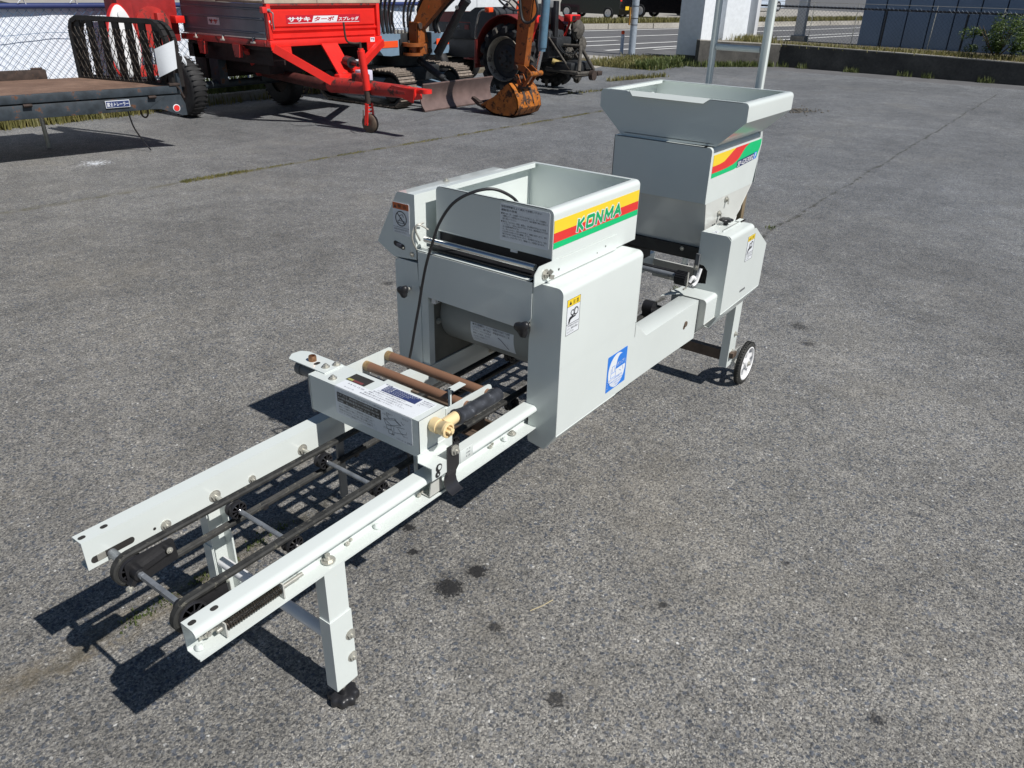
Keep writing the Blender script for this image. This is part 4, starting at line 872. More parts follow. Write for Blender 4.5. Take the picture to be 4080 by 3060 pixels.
b_ = B(); b_.cyl((2.243, -.116, .083), (2.243, .43, .083), .006, 12) if False else b_.cyl((2.243, -.116, .083), (2.243, -.07, .083), .008, 12); b_.box(2.18, 2.25, -.088, -.084, .070, .14); b_.cyl((2.243, .395, .083), (2.243, .44, .083), .008, 12); b_.box(2.18, 2.25, .400, .404, .070, .14); part(b_, 'axle_stub', GREYGREEN)
def small_wheel(x, y, z, R, lb):
    b_ = B(); prof = []
    for k in range(15):
        a = -math.pi / 2 + math.pi * k / 14; prof.append((R * .80 + R * .20 * math.cos(a), .0125 * math.sin(a)))
    prof = [(R * .80, -.0125)] + prof + [(R * .80, .0125), (R * .78, .006), (R * .78, -.006)]
    rings = []; n = 48
    for r, h in prof: rings.append([Vector((x + r * math.cos(a), y + h, z + r * math.sin(a))) for a in [2 * math.pi * k / n for k in range(n)]])
    rings.append(rings[0]); b_.loft(rings, True, False)
    for k in range(48):
        a = 2 * math.pi * k / 48; d = Vector((math.cos(a), 0, math.sin(a)))
        for sy in (-.006, .006): b_.bar(Vector((x, y + sy - .003, z)) + d * R * .992, Vector((x, y + sy + .003, z)) + d * R * .992, .004, .004, d)
    tyre = part(b_, 'wheel', RUBBER, label=lb, angle=50)
    b_ = B(); rings = []
    for r, h in ((R * .80, -.0115), (R * .74, -.0125), (R * .70, -.009), (R * .70, .009), (R * .74, .0125), (R * .80, .0115)): rings.append([Vector((x + r * math.cos(a), y + h, z + r * math.sin(a))) for a in [2 * math.pi * k / n for k in range(n)]])
    rings.append(rings[0]); b_.loft(rings, True, False)
    for k in range(6):
        a = 2 * math.pi * k / 6 + .35; d = Vector((math.cos(a), 0, math.sin(a))); c = Vector((x, y, z))
        b_.bar(c + d * R * .1, c + d * R * .73, .014, .010, PY if False else (0, 1, 0))
        e = Vector((-math.sin(a), 0, math.cos(a)))
        b_.bar(c + d * R * .55 + e * .001, c + d * R * .73 + e * .012, .006, .009, (0, 1, 0)); b_.bar(c + d * R * .55 - e * .001, c + d * R * .73 - e * .012, .006, .009, (0, 1, 0))
    b_.lathe((x, y, z), PY, [(.001, -.014), (.018, -.014), (.020, -.010), (.020, .012), (.001, .012)], 20); part(b_, 'rim', WHITE2, tyre)
    b_ = B(); b_.bolt((x, y - .0145, z), MY, .007, .006); part(b_, 'axle_nut', STEEL, tyre)
small_wheel(2.243, -.118, .0835, .0835, 'near rear wheel with white rim'); small_wheel(2.243, .440, .0835, .0835, 'far rear wheel')
# tall handle frame at the rear end
b_ = B(); b_.box(2.400, 2.422, .238, .258, .30, 1.62, .004); hp = part(b_, 'handle_post', WHITE, label='left post of the tall rear frame')
b_ = B(); b_.box(2.400, 2.426, .045, .071, .30, 1.62, .005); part(b_, 'handle_post', WHITE, label='right post of the tall rear frame')
b_ = B(); b_.box(2.3985, 2.4275, .0435, .0725, .50, .86, .002); part(b_, 'post_shade_wrap', M('post_shade_tan', (.20, .15, .09), .6, var=.15)); b_ = B(); b_.cyl((2.411, .075, 1.168), (2.411, .236, 1.168), .0105, 18); b_.box(2.40, 2.424, .045, .258, 1.60, 1.62, .004); part(b_, 'handle_crossbar', WHITE)  # tan wrap imitates the white post's lower part lying in shade
b_ = B(); b_.box(2.26, 2.43, .238, .262, .33, .355); b_.box(2.26, 2.43, .045, .068, .33, .355); b_.box(2.262, 2.272, -.0, .318, .33, .40); part(b_, 'rear_bracket', GREYGREEN)
# ================================================================== background
def MBo(o): return MB(o)
def wheel_part(mb, c, axis, R, w, n=32, rim=.62):
    prof = []
    for k in range(11):
        a = -math.pi / 2 + math.pi * k / 10; prof.append((R - w * .28 + w * .28 * math.cos(a), w * .5 * math.sin(a)))
    prof = [(R * rim, -w * .42)] + prof + [(R * rim, w * .42)]
    d = Vector(axis).normalized(); u = d.orthogonal().normalized(); v = d.cross(u); c = Vector(c)
    rings = [[c + d * h + (u * math.cos(2 * math.pi * k / n) + v * math.sin(2 * math.pi * k / n)) * r for k in range(n)] for r, h in prof]
    rings.append(rings[0]); mb.loft(rings, True, False)
RUSTBLK = M('blue_black_rusty_steel', (0.030, 0.040, 0.050), .55, var=.35, vscale=12, wear=(0.12, 0.055, 0.03), wear_amt=.42, wscale=12)
RUST = M('brown_rust', (0.045, 0.030, 0.024), .8, var=.35, vscale=25, wear=(0.11, 0.06, 0.035), wear_amt=.3, wscale=20)
GATE = M('rusty_gate_shade_dark', (0.014, 0.012, 0.011), .6, var=.3, wear=(.06, .035, .022), wear_amt=.2, wscale=20)  # rusty steel with base colour lowered to imitate the gate's shaded side
GATE2 = M('rusty_mesh_wire', (0.035, 0.026, 0.018), .7, var=.3)
DECK = plain_ground('rusty_deck_plate', (0.13, 0.075, 0.05), (0.24, 0.15, 0.105), 2.2, 18)
REDP = M('bright_red_paint', (0.74, 0.022, 0.015), .42, var=.10, vscale=5, wear=(0.30, 0.06, 0.05), wear_amt=.24, wscale=14, coat=.2)
REDW = M('worn_red_paint', (0.42, 0.03, 0.025), .5, var=.15, vscale=8, wear=(0.09, 0.035, 0.03), wear_amt=.5, wscale=9)
WOOD = M('pale_weathered_wood', (0.50, 0.42, 0.32), .75, var=.15, vscale=7, wear=(0.30, 0.22, 0.15), wear_amt=.35, wscale=6)
WOODD = M('brown_wood_edge', (0.27, 0.19, 0.13), .75, var=.2, vscale=7, wear=(0.16, 0.11, 0.08), wear_amt=.4, wscale=8)
ALU = M('grey_aluminium_panel', (0.115, 0.14, 0.165), .42, var=.12, vscale=4, metal=.2, bump=.1, bscale=90)
TYRE = M('tyre_rubber', (0.016, 0.016, 0.017), .7, var=.25)
ORANGE = M('rusty_orange_paint', (0.28, 0.078, 0.014), .5, var=.2, vscale=10, wear=(0.07, 0.026, 0.012), wear_amt=.50, wscale=10)
ORANGE2 = M('worn_bucket_orange', (0.37, 0.115, 0.012), .5, var=.25, vscale=14, wear=(0.055, 0.025, 0.012), wear_amt=.62, wscale=16)
BLUEG = M('blue_grey_paint', (0.17, 0.25, 0.33), .4, var=.06)
REFL = M('orange_red_reflector', (0.85, 0.09, 0.02), .35, var=.03)
TRACK = M('dry_mud_track_steel', (0.20, 0.165, 0.135), .75, var=.3, vscale=30, wear=(0.08, 0.065, 0.055), wear_amt=.4, wscale=25)
BLADEM = M('brown_scuffed_blade', (0.14, 0.095, 0.085), .45, var=.2, vscale=8, wear=(0.22, 0.17, 0.16), wear_amt=.28, wscale=12)
BLUECYL = M('blue_grey_cylinder', (0.10, 0.19, 0.27), .4, var=.15, wear=(.2, .22, .22), wear_amt=.3, wscale=15)
HOSE = M('hydraulic_hose', (0.022, 0.024, 0.026), .5, var=.3, vscale=30)
MUDD = M('dusty_lug_rubber', (0.075, 0.068, 0.058), .85, var=.4, vscale=20)
MUD = M('dried_mud_grey', (0.16, 0.145, 0.12), .9, var=.3, vscale=20)
TRED = M('tractor_faded_red', (0.22, 0.028, 0.022), .45, var=.12, wear=(0.2, .06, .05), wear_amt=.15, wscale=8)
TGREY = M('tractor_dark_grey', (0.035, 0.038, 0.042), .5, var=.15)
SHEET = M('white_tarpaulin', (0.80, 0.84, 0.90), .5, var=.03, vscale=2, bump=.4, bscale=3)

# ---------------------------------------------------------------- flatbed trailer
fb = thing('flatbed_trailer', 'low rusty flatbed trailer with brown deck and mesh end gate at the left edge', 'trailer', (3.42, 5.40, 0), math.atan2(-.193, .981))
def fbp(mb, name, mat, parent=fb, label=None, angle=38): return mb.build(name, mat, parent, label, angle)
m_ = MB(); m_.prism([(-.004, .01), (-2.62, .01), (-2.35, 1.02), (-.470, 1.02)], 'z', .500, .524); fbp(m_, 'deck', DECK)
m_ = MB(); m_.box(-2.62, .0, .0, .035, .466, .5275, .003); fbp(m_, 'deck_edge_beam', RUSTBLK)
m_ = MB(); m_.box(-2.62, .0, .012, .06, .352, .454, .003); m_.box(-2.62, .0, .04, .09, .40, .50); fbp(m_, 'frame_beam', RUSTBLK)
m_ = MB(); m_.prism([(-.255, .358), (-.10, .455), (.020, .455), (.050, .38), (.052, .290), (.010, .290), (-.16, .352)], 'y', -.004, .006); fbp(m_, 'corner_plate', RUSTBLK)
m_ = MB(); m_.cyl((-.032, -.0045, .352), (-.032, -.013, .352), .024, 24); rf = fbp(m_, 'reflector', RED)
m_ = MB(); m_.lathe((-.032, -.005, .352), (0, -1, 0), [(.026, 0), (.030, .001), (.030, .004), (.026, .005)], 24); fbp(m_, 'reflector_ring', PAPER, rf)
m_ = MB(); m_.box(-.585, -.400, -.002, .011, .389, .443); sg = fbp(m_, 'name_plate', PAPER, label='navy plate with white katakana lettering')
m_ = MB(); m_.box(-.581, -.404, -.0035, -.002, .393, .439); fbp(m_, 'plate_field', INKB, sg)
fit_text('富士トレーラー', (-.575, -.0038, .400), (1, 0, 0), (0, 0, 1), .166, .032, PAPER, 'lettering', sg, bold=.015)
for x in (-1.135, -.215):
    m_ = MB(); m_.box(x - .030, x + .030, -.012, .01, .438, .462, .004); m_.cyl((x - .03, -.014, .452), (x + .03, -.014, .452), .008, 8); fbp(m_, 'hinge', RUST)
for x in (-1.5, -.75):
    m_ = MB(); m_.box(x, x + .05, .03, .95, .39, .499); fbp(m_, 'cross_member', RUSTBLK)
m_ = MB(); m_.box(-2.4, -.72, 1.02, 1.07, .50, .60, .004); fbp(m_, 'side_rail', RUST)
m_ = MB(); m_.cyl((-.83, 1.045, .605), (-.74, 1.045, .605), .012, 8); fbp(m_, 'rail_pin', RUST)
m_ = MB(); m_.box(-2.6, -.5, .97, 1.01, .36, .499); fbp(m_, 'frame_beam', RUSTBLK)
m_ = MB(); wheel_part(m_, (-1.95, .13, .235), (0, 1, 0), .235, .15); fbp(m_, 'wheel', TYRE)
m_ = MB(); wheel_part(m_, (-1.85, .88, .235), (0, 1, 0), .235, .15); fbp(m_, 'wheel', TYRE)
m_ = MB(); m_.cyl((-1.90, .1, .235), (-1.90, .9, .235), .03, 10); m_.box(-2.0, -1.85, .2, .3, .235, .40); fbp(m_, 'axle', RUST)
m_ = MB(); m_.cyl((-.90, .75, .0), (-.91, .75, .50), .018, 10); fbp(m_, 'support_leg', STEEL)
m_ = MB(); m_.tube(smooth_path([(-.415, .05, .40), (-.37, .12, .22), (-.31, .15, .10), (-.27, .10, .012)]), .006, 6); fbp(m_, 'hanging_cable', BLACK)
m_ = MB(); P = [(-.20 + .03 * math.sin(t), .3, .30 + .05 * math.cos(t)) for t in [2 * math.pi * k / 16 for k in range(17)]]; m_.tube(P, .007, 6, False); fbp(m_, 'rope_ring', RUST)
# mesh end gate (double frame) along the right end
g0, g1 = Vector((-.012, .03, 0)), Vector((-.455, .985, 0)); gd = (g1 - g0).normalized(); gn = Vector((gd.y, -gd.x, 0))
def gp_(s, z, off=0.0): return g0 + gd * s + gn * off + Vector((0, 0, z))
GL = (g1 - g0).length
def gate_frame(off, zt):
    pts = [(0, .51)] + [(0, zt - .16)] + [(.0 + .15 * (1 - math.cos(a)), zt - .16 + .16 * math.sin(a)) for a in [math.pi / 2 * k / 5 for k in range(1, 6)]]
    q = [(GL - a, b_2) for a, b_2 in [(0, .51), (0, zt - .10), (.03, zt - .03), (.10, zt)]][::-1]
    P = [gp_(s, z, off) for s, z in pts + q]
    m_ = MB()
    for a, c_ in zip(P[:-1], P[1:]): m_.bar(a, c_, .035, .045, gn)
    m_.bar(gp_(0, .53, off), gp_(GL, .53, off), .03, .04, gn); return m_
fbp(gate_frame(0, 1.012), 'gate_frame', GATE); gate_b = gate_frame(.085, 1.0); fbp(gate_b, 'gate_frame', GATE)
for k in range(7):
    s = .09 + (GL - .17) * k / 6; m_ = MB(); m_.bar(gp_(s, .53, .0), gp_(s, 1.0 if 0 < k < 7 else .97, .0), .008, .062, gn) ; m_.bm.free()
    m_ = MB(); m_.obox(gp_(s, .765, .0), gd, gn, (0, 0, 1), .036, .008, .232); fbp(m_, 'gate_slat', GATE)
m_ = MB(); st = .052
for i in range(-10, 22):
    for sg_ in (1, -1):
        P = []
        for j in range(0, 11):
            z = .535 + j * .045; s = i * st + sg_ * (j * .0235)
            if sg_ < 0: s += .02
            if 0.01 < s < GL - .02 and z < .985: P.append(gp_(s, z + .0, -.022 + .008 * (j % 2)))
        if len(P) > 1: m_.tube(P, .0034, 4)
tag(fbp(m_, 'gate_mesh', GATE2), kind='stuff')
m_ = MB(); m_.box(-.06, .03, -.01, .03, .5275, .548, .003); m_.tube(smooth_path([(-.01, .0, .54), (.02, .0, .50), (.035, .0, .46), (.05, .0, .43)]), .008, 6); fbp(m_, 'latch', RUST)
m_ = MB(); m_.bar((.02, .02, .46), (.015, .03, .62), .03, .05); fbp(m_, 'gate_post', RUSTBLK)
# paper notice tied to the gate
m_ = MB(); rings = []
for k in range(7):
    t = k / 6; s = .02 + .0 * t; c = Vector((3.375, 5.56, 0)) + Vector((.065, -.25, 0)) * (t - .0)
    bow = .018 * math.sin(t * 3.0)
    rings.append([c + Vector((bow, bow, .585 + .085 * t)), c + Vector((bow + .01, bow, .70 + .085 * t)), c + Vector((0, -.004, .80 + .08 * t)), c + Vector((.0007, -.0035, .80 + .08 * t)), c + Vector((bow + .0107, bow, .70 + .085 * t)), c + Vector((bow + .0007, bow + .0005, .585 + .085 * t))])
m_.bm.clear()
c00, c10, c01, c11 = Vector((3.30, 5.50, .60)), Vector((3.42, 5.365, .66)), Vector((3.30, 5.50, .60)), Vector((3.42, 5.365, .86))
NT = [Vector(q) for q in ((3.317, 5.464, .81), (3.427, 5.337, .879), (3.420, 5.345, .665), (3.317, 5.464, .593))]
rings = []
for k in range(9):
    t = k / 8; a = NT[0].lerp(NT[1], t); b2 = NT[3].lerp(NT[2], t); bow = Vector((-.5, -.55, 0)) * (.03 * math.sin(math.pi * t))
    top_, bot_ = a + bow * .3, b2 + bow; rings.append([top_, (top_ + bot_) / 2 + bow * .5, bot_, bot_ + Vector((.001, .001, 0)), (top_ + bot_) / 2 + bow * .5 + Vector((.001, .001, 0)), top_ + Vector((.001, .001, 0))])
m_.loft(rings); nt = m_.build('paper_notice', PAPER); tag(nt, 'curled white paper sheet tied to the right end of the mesh gate', 'notice')
m_ = MB((3.385, 5.50, 0)); 
for k in range(4): m_.tube(smooth_path([(3.438, 5.315, .79), (3.45 + .006 * k, 5.30, .775 - .01 * k), (3.455 + .008 * k, 5.295, .745 - .012 * k), (3.448 + .01 * k, 5.30, .72 - .01 * k)]), .0045, 6)
o = m_.build('string_knot', PAPER); o.location = (3.385, 5.50, 0); o.parent = nt; 

# ---------------------------------------------------------------- red manure spreader
spr = thing('manure_spreader', 'red manure spreader trailer with wooden top boards standing on a jockey wheel', 'farm trailer', (5.5, 6.2, 0)); SO = (5.5, 6.2, 0)
def sp_(mb, name, mat, parent=spr, label=None, angle=38): return mb.build(name, mat, parent, label, angle)
def S(): return MB(SO)
yF = 5.84
m_ = S(); m_.box(4.757, 6.258, yF + .03, yF + .045, .80, 1.125); pf = sp_(m_, 'front_panel', REDP)
m_ = S(); m_.prism([(yF + .028, .86), (yF + .006, .885), (yF + .006, .900), (yF + .028, .905)], 'x', 4.80, 6.22); sp_(m_, 'pressed_ridge', REDP, pf)
m_ = S(); m_.prism([(yF + .028, .915), (yF + .014, .925), (yF + .014, 1.065), (yF + .028, 1.078)], 'x', 4.80, 6.20); sp_(m_, 'pressed_panel', REDP, pf)
m_ = S(); m_.prism([(yF + .028, .812), (yF + .014, .818), (yF + .014, .852), (yF + .028, .858)], 'x', 4.80, 6.20); sp_(m_, 'pressed_panel', REDP, pf)
m_ = S(); m_.box(4.80, 6.21, yF - .006, yF + .03, 1.108, 1.1265, .002); sp_(m_, 'top_rim', REDW, pf)
for x0, x1 in ((4.757, 4.80), (6.215, 6.258)):
    m_ = S(); m_.box(x0, x1, yF - .008, yF + .04, .805, 1.1265, .003); sp_(m_, 'corner_post', REDP)
m_ = S(); m_.box(4.745, 6.265, yF - .02, yF + .05, .742, .800, .003); sp_(m_, 'front_beam', REDP)
m_ = S(); m_.box(4.99, 5.985, yF + .0128, yF + .0138, .945, 1.022); dc = sp_(m_, 'name_decal', M('decal_crimson', (.50, .015, .03), .35, var=.02), pf)
y_ = yF + .0126
def st_(body, x, z, w, h, mat=PAPER, par=dc, **k): return fit_text(body, (x, y_, z), (1, 0, 0), (0, 0, 1), w, h, mat, 'lettering', par, org=SO, **k)
st_('ササキ', 5.012, .962, .285, .044, bold=.045); 
m_ = S(); m_.prism([(5.315, .955), (5.645, .955), (5.672, 1.013), (5.342, 1.013)], 'y', y_ - .0006, y_); bx = sp_(m_, 'print_white_box', PAPER, dc)
fit_text('ターボ', (5.345, y_ - .0008, .962), (1, 0, 0), (0, 0, 1), .275, .044, M('decal_crimson_letters', (.42, .015, .04), .35, var=.02), 'lettering', bx, org=SO, bold=.03, shear=.25)
st_('スプレッダ', 5.672, .962, .29, .038, bold=.03, shear=.15)
m_ = S(); m_.box(5.012, 5.967, y_ - .0006, y_, .948, .953); sp_(m_, 'print_white_line', PAPER, dc)
fit_text('9', (4.765, yF - .0085, .955), (1, 0, 0), (0, 0, 1), .018, .026, PAPER, 'lettering', spr, org=SO, bold=.03); fit_text('し', (4.781, yF - .0085, .940), (1, 0, 0), (0, 0, 1), .016, .022, PAPER, 'lettering', spr, org=SO, bold=.03)
m_ = S(); m_.box(6.085, 6.150, yF - .021, yF - .0203, .745, .790); ts = sp_(m_, 'maker_sticker', PAPER)
fit_text('TS', (6.092, yF - .0213, .757), (1, 0, 0), (0, 0, 1), .052, .024, INKB, 'lettering', ts, org=SO, bold=.03)
for i, (x0, x1) in enumerate(((4.735, 5.38), (5.384, 6.27))):
    m_ = S(); m_.box(x0, x1, yF - .012, yF + .02, 1.1285, 1.245, .003); sp_(m_, 'front_board', WOOD)
# left side
m_ = S(); m_.box(4.757, 4.772, yF + .05, 7.28, .808, 1.12); sdp = sp_(m_, 'side_panel', ALU, label='grey ribbed side panel')
for z in (.86, .985, 1.075):
    m_ = S(); m_.prism([(4.757, z - .012), (4.750, z - .004), (4.750, z + .004), (4.757, z + .012)], 'y', yF + .06, 7.27); sp_(m_, 'panel_rib', ALU, sdp)
m_ = S(); m_.box(4.748, 4.757, yF + .05, 7.28, .808, .818); sp_(m_, 'panel_edge', STEEL, sdp)
m_ = S(); m_.box(4.7548, 4.7565, 6.62, 6.82, .905, .975); dk = sp_(m_, 'faded_decal', M('faded_decal_white', (.55, .5, .52), .5, var=.15), sdp)
fit_text('ササ', (4.7544, 6.80, .915), (0, -1, 0), (0, 0, 1), .15, .045, REDW, 'lettering', dk, org=SO, bold=.05)
m_ = S(); m_.box(4.737, 4.775, yF + .01, 6.62, 1.124, 1.150, .003); sp_(m_, 'side_board', WOODD)
m_ = S(); m_.box(4.735, 4.775, 6.624, 7.5, 1.122, 1.152, .003); sp_(m_, 'side_board', WOOD)
m_ = S(); m_.box(4.735, 4.79, yF + .05, 7.32, .742, .800, .003); sp_(m_, 'side_rail', REDW)
for y in (6.08, 6.58, 7.05):
    m_ = S(); m_.cyl((4.745, y, .815), (4.720, y - .03, .775), .010, 8); m_.box(4.71, 4.735, y - .045, y + .01, .765, .782, .003); sp_(m_, 'panel_latch', STEEL)
for y in (6.35, 6.95):
    m_ = S(); m_.prism([(y - .06, .742), (y + .06, .742), (y + .04, .62), (y - .04, .62)], 'x', 4.72, 4.76); sp_(m_, 'side_bracket', REDW)
m_ = S(); m_.box(6.24, 6.258, yF + .05, 7.28, .808, 1.12); sp_(m_, 'side_panel', ALU)
m_ = S(); m_.box(4.80, 6.22, yF + .06, 7.30, .70, .80); m_.box(4.85, 5.0, yF + .1, 7.4, .56, .70); m_.box(6.0, 6.15, yF + .1, 7.4, .56, .70); m_.box(4.98, 6.02, yF + .35, 7.2, .45, .70); m_.box(4.85, 6.15, 7.1, 7.3, .35, .70); sp_(m_, 'floor_frame_shade_boxes', M('underbody_shade_dark', (.014, .006, .006), .7, var=.3))  # frame plus near-black boxes that stand in for deep shade underneath
m_ = S(); m_.tube(smooth_path([(4.775, yF - .02, 1.06), (4.79, yF - .05, 1.04), (4.785, yF - .045, .98), (4.80, yF - .03, .90)]), .007, 6); m_.cyl((4.72, yF - .01, 1.07), (4.79, yF - .01, 1.07), .014, 10); sp_(m_, 'lamp_cable', GREYPVC)
m_ = S(); m_.box(4.69, 4.745, yF - .03, yF + .02, 1.045, 1.10, .006); sp_(m_, 'red_lamp', RED)
# drawbar A-frame
m_ = S(); m_.plate([(4.745, yF - .021, .742), (4.98, yF - .021, .742), (4.99, yF - .021, .64), (4.97, yF - .021, .645), (4.745, yF - .021, .715)], .012); sp_(m_, 'gusset', REDP)
m_ = S(); m_.plate([(6.265, yF - .021, .742), (6.02, yF - .021, .742), (6.02, yF - .021, .66), (6.265, yF - .021, .72)], -.012); sp_(m_, 'gusset', REDP)
m_ = S(); m_.bar((4.77, 5.80, .735), (5.17, 5.42, .42), .055, .075); sp_(m_, 'drawbar_beam', REDP)
m_ = S(); m_.bar((6.24, 5.80, .735), (5.27, 5.36, .43), .055, .070); sp_(m_, 'drawbar_beam', REDP)
m_ = S(); m_.plate([(5.36, 5.80, .745), (5.56, 5.78, .745), (5.44, 5.42, .47), (5.24, 5.42, .47)], .015); m_.box(5.19, 5.34, 5.36, 5.44, .35, .50, .01); pv = sp_(m_, 'centre_plate', REDP)
m_ = S(); cc = Vector((5.445, 5.755, .69)); uu = Vector((1, 0, 0)); vv_ = Vector((0, .35, .27)).normalized(); nn = uu.cross(vv_)
m_.plate([cc + nn * .0 + uu * .042 * math.cos(a) + vv_ * .055 * math.sin(a) - Vector((0, .012, 0)) for a in [2 * math.pi * k / 28 for k in range(28)]], .002); yo_ = sp_(m_, 'yellow_seal', YEL, pv)
fit_text('安全\n鑑定', cc + Vector((-.024, -.0135, -.03)), uu, vv_, .048, .055, M('seal_brown_ink', (.3, .16, .02), .5), 'lettering', yo_, org=SO)
m_ = S(); m_.cyl((5.44, 5.52, .60), (5.42, 5.42, .595), .055, 20); m_.cyl((5.42, 5.42, .595), (5.40, 5.30, .59), .028, 14); m_.cyl((5.40, 5.30, .59), (5.39, 5.22, .588), .016, 12); sp_(m_, 'power_shaft', BLACKM)
m_ = S(); m_.tube([(5.20, 5.50, .395), (5.20, 4.90, .41), (5.20, 4.42, .415)], [.078, .066, .058], 20); sp_(m_, 'drawbar_tube', REDW)
m_ = S(); m_.tube([(5.2, 6.6, .44), (5.19, 5.5, .38)], .055, 12); sp_(m_, 'centre_beam', M('underbody_shade_dark2', (.07, .015, .012), .7, var=.3))
m_ = S(); m_.tube([(5.2, 4.93, .412), (5.2, 4.89, .412)], .071, 20); sp_(m_, 'tube_collar', RUST)
m_ = S(); m_.prism([(5.15, .36), (5.25, .36), (5.25, .46), (5.15, .46)], 'y', 4.30, 4.44); m_.cyl((5.2, 4.30, .44), (5.2, 4.22, .44), .026, 14); m_.lathe((5.2, 4.2, .425), (0, 0, 1), [(.03, 0), (.055, 0), (.055, .035), (.03, .035)], 18); m_.plate([(5.145, 4.6, .40), (5.145, 4.32, .33), (5.145, 4.30, .45), (5.145, 4.6, .47)], .01); sp_(m_, 'hitch_eye', REDP)
m_ = S(); m_.box(5.16, 5.24, 4.97, 5.16, .455, .535, .015); sp_(m_, 'bracket_block', REDW)
# jack with jockey wheel
jx, jy = 5.09, 4.90
m_ = S(); m_.tube([(jx - .02, jy, .755), (jx + .03, jy, .40)], .036, 18); m_.cyl((jx - .02, jy, .75), (jx - .021, jy, .775), .027, 14); jt = sp_(m_, 'jack_tube', REDP)
m_ = S(); m_.tube([(jx + .02, jy, .42), (jx + .033, jy, .275)], .026, 14); m_.cyl((jx - .022, jy, .77), (jx - .026, jy, .83), .012, 8); sp_(m_, 'jack_screw', RUST, jt)
m_ = S(); m_.tube(smooth_path([(jx - .026, jy, .82), (jx - .12, jy + .02, .825), (jx - .17, jy + .03, .86), (jx - .185, jy + .03, 1.0)]), .009, 8); sp_(m_, 'crank', RUST, jt)
m_ = S()
for s in (-1, 1):
    m_.bar((jx + .03 + s * .035, jy - .02, .275), (jx + .045 + s * .055, jy, .075), .012, .034)
for z in (.27, .235, .20, .165): m_.bar((jx - .012, jy, z), (jx + .085, jy, z), .012, .014)
sp_(m_, 'wheel_fork', REDP)
m_ = S(); m_.lathe((jx + .045, jy, .088), (1, .1, 0), [(.04, -.032), (.075, -.032), (.088, -.022), (.088, .022), (.075, .032), (.04, .032)], 28); sp_(m_, 'jockey_wheel', RUSTPLATE)
m_ = S(); m_.cyl((jx - .015, jy, .085), (jx + .105, jy, .085), .012, 12); m_.bar((jx - .04, jy, .22), (jx - .09, jy - .05, .15), .01, .012); sp_(m_, 'wheel_axle', RUST)
m_ = S(); m_.box(5.27, 5.40, 5.10, 5.22, .45, .55, .008); sp_(m_, 'plastic_cover_box', M('pale_lilac_plastic', (.62, .60, .72), .5, var=.05))
# road wheels, axle
for x in (4.47, 5.76):
    m_ = S(); wheel_part(m_, (x, 6.98, .30), (1, 0, 0), .30, .17, 36, .5)
    for k in range(36):
        a = 2 * math.pi * k / 36; d = Vector((0, math.cos(a), math.sin(a)))
        m_.bar(Vector((x - .075, 6.98, .30)) + d * .300, Vector((x + .075, 6.98, .30)) + d * .300, .018, .003, d)
    wp = sp_(m_, 'wheel', TYRE)
    m_ = S(); m_.lathe((x, 6.98, .30), (1, 0, 0), [(.02, -.04), (.15, -.04), (.155, -.07), (.155, .07), (.15, .04), (.02, .04)], 24); sp_(m_, 'rim', RUST, wp)
m_ = S(); m_.cyl((4.4, 6.98, .30), (5.8, 6.98, .30), .04, 12); m_.box(4.86, 4.96, 6.9, 7.06, .30, .57); m_.box(5.4, 5.5, 6.9, 7.06, .30, .57); sp_(m_, 'axle', RUSTBLK)
m_ = S(); m_.bar((4.80, 6.3, .70), (5.15, 6.6, .42), .05, .05); sp_(m_, 'brace_bar', REDW)
# discharge housing at the rear with its white round guard
m_ = S(); m_.box(4.05, 4.72, 7.30, 7.50, .72, 1.35, .01); m_.box(4.05, 4.20, 7.25, 7.32, .90, 1.35); dh = sp_(m_, 'beater_housing', M('deep_red_housing', (.30, .02, .02), .5, var=.15))
m_ = S(); m_.lathe((4.42, 7.28, .86), (0, 1, 0), [(.02, 0), (.20, 0), (.20, .05), (.18, .05)], 28); sp_(m_, 'round_housing', REDW, dh)
m_ = S(); m_.box(4.63, 4.74, 7.20, 7.30, .90, .97, .005); sp_(m_, 'bearing_block', REDP, dh)
m_ = S(); rings = []
for h, q in ((0, 1.0), (-.02, .97), (-.035, .86), (-.045, .55), (-.047, .02)):
    rings.append([Vector((4.02 + .155 * q * math.cos(a) * (1.0 - .22 * math.sin(a)) , 7.20 + h, .74 + .34 * q * math.sin(a))) for a in [2 * math.pi * k / 40 for k in range(40)]])
m_.loft(rings); gu = sp_(m_, 'white_guard', WHITE2, dh, angle=60)
m_ = S(); m_.lathe((4.03, 7.160, .99), (0, -1, 0), [(.001, 0), (.05, 0), (.045, .012), (.02, .014), (.001, .014)], 20); m_.box(3.93, 4.10, 7.148, 7.156, .70, .712); m_.box(3.93, 4.10, 7.148, 7.156, .60, .612); sp_(m_, 'guard_boss', WHITE2, gu)
m_ = S(); rings = []
for h, q in ((0.0, 1.0), (.05, 1.0)):
    rings.append([Vector((4.02 + .164 * q * math.cos(a) * (1.0 - .22 * math.sin(a)), 7.20 + h, .74 + .352 * q * math.sin(a))) for a in [2 * math.pi * k / 40 for k in range(40)]])
m_.loft(rings); sp_(m_, 'guard_back', REDP, dh)
m_ = S(); m_.box(4.44, 4.52, 7.22, 7.3, .45, 1.0, .006); m_.box(4.05, 4.6, 7.26, 7.36, .40, .50); sp_(m_, 'support_post', REDW, dh)

# ---------------------------------------------------------------- mini excavator
exo = (7.1, 6.2, 0); ex = thing('mini_excavator', 'orange and blue grey mini excavator with lowered blade and rusty bucket on the ground', 'excavator', exo)
def E_(): return MB(exo)
def ep(mb, name, mat, parent=ex, label=None, angle=38): return mb.build(name, mat, parent, label, angle)
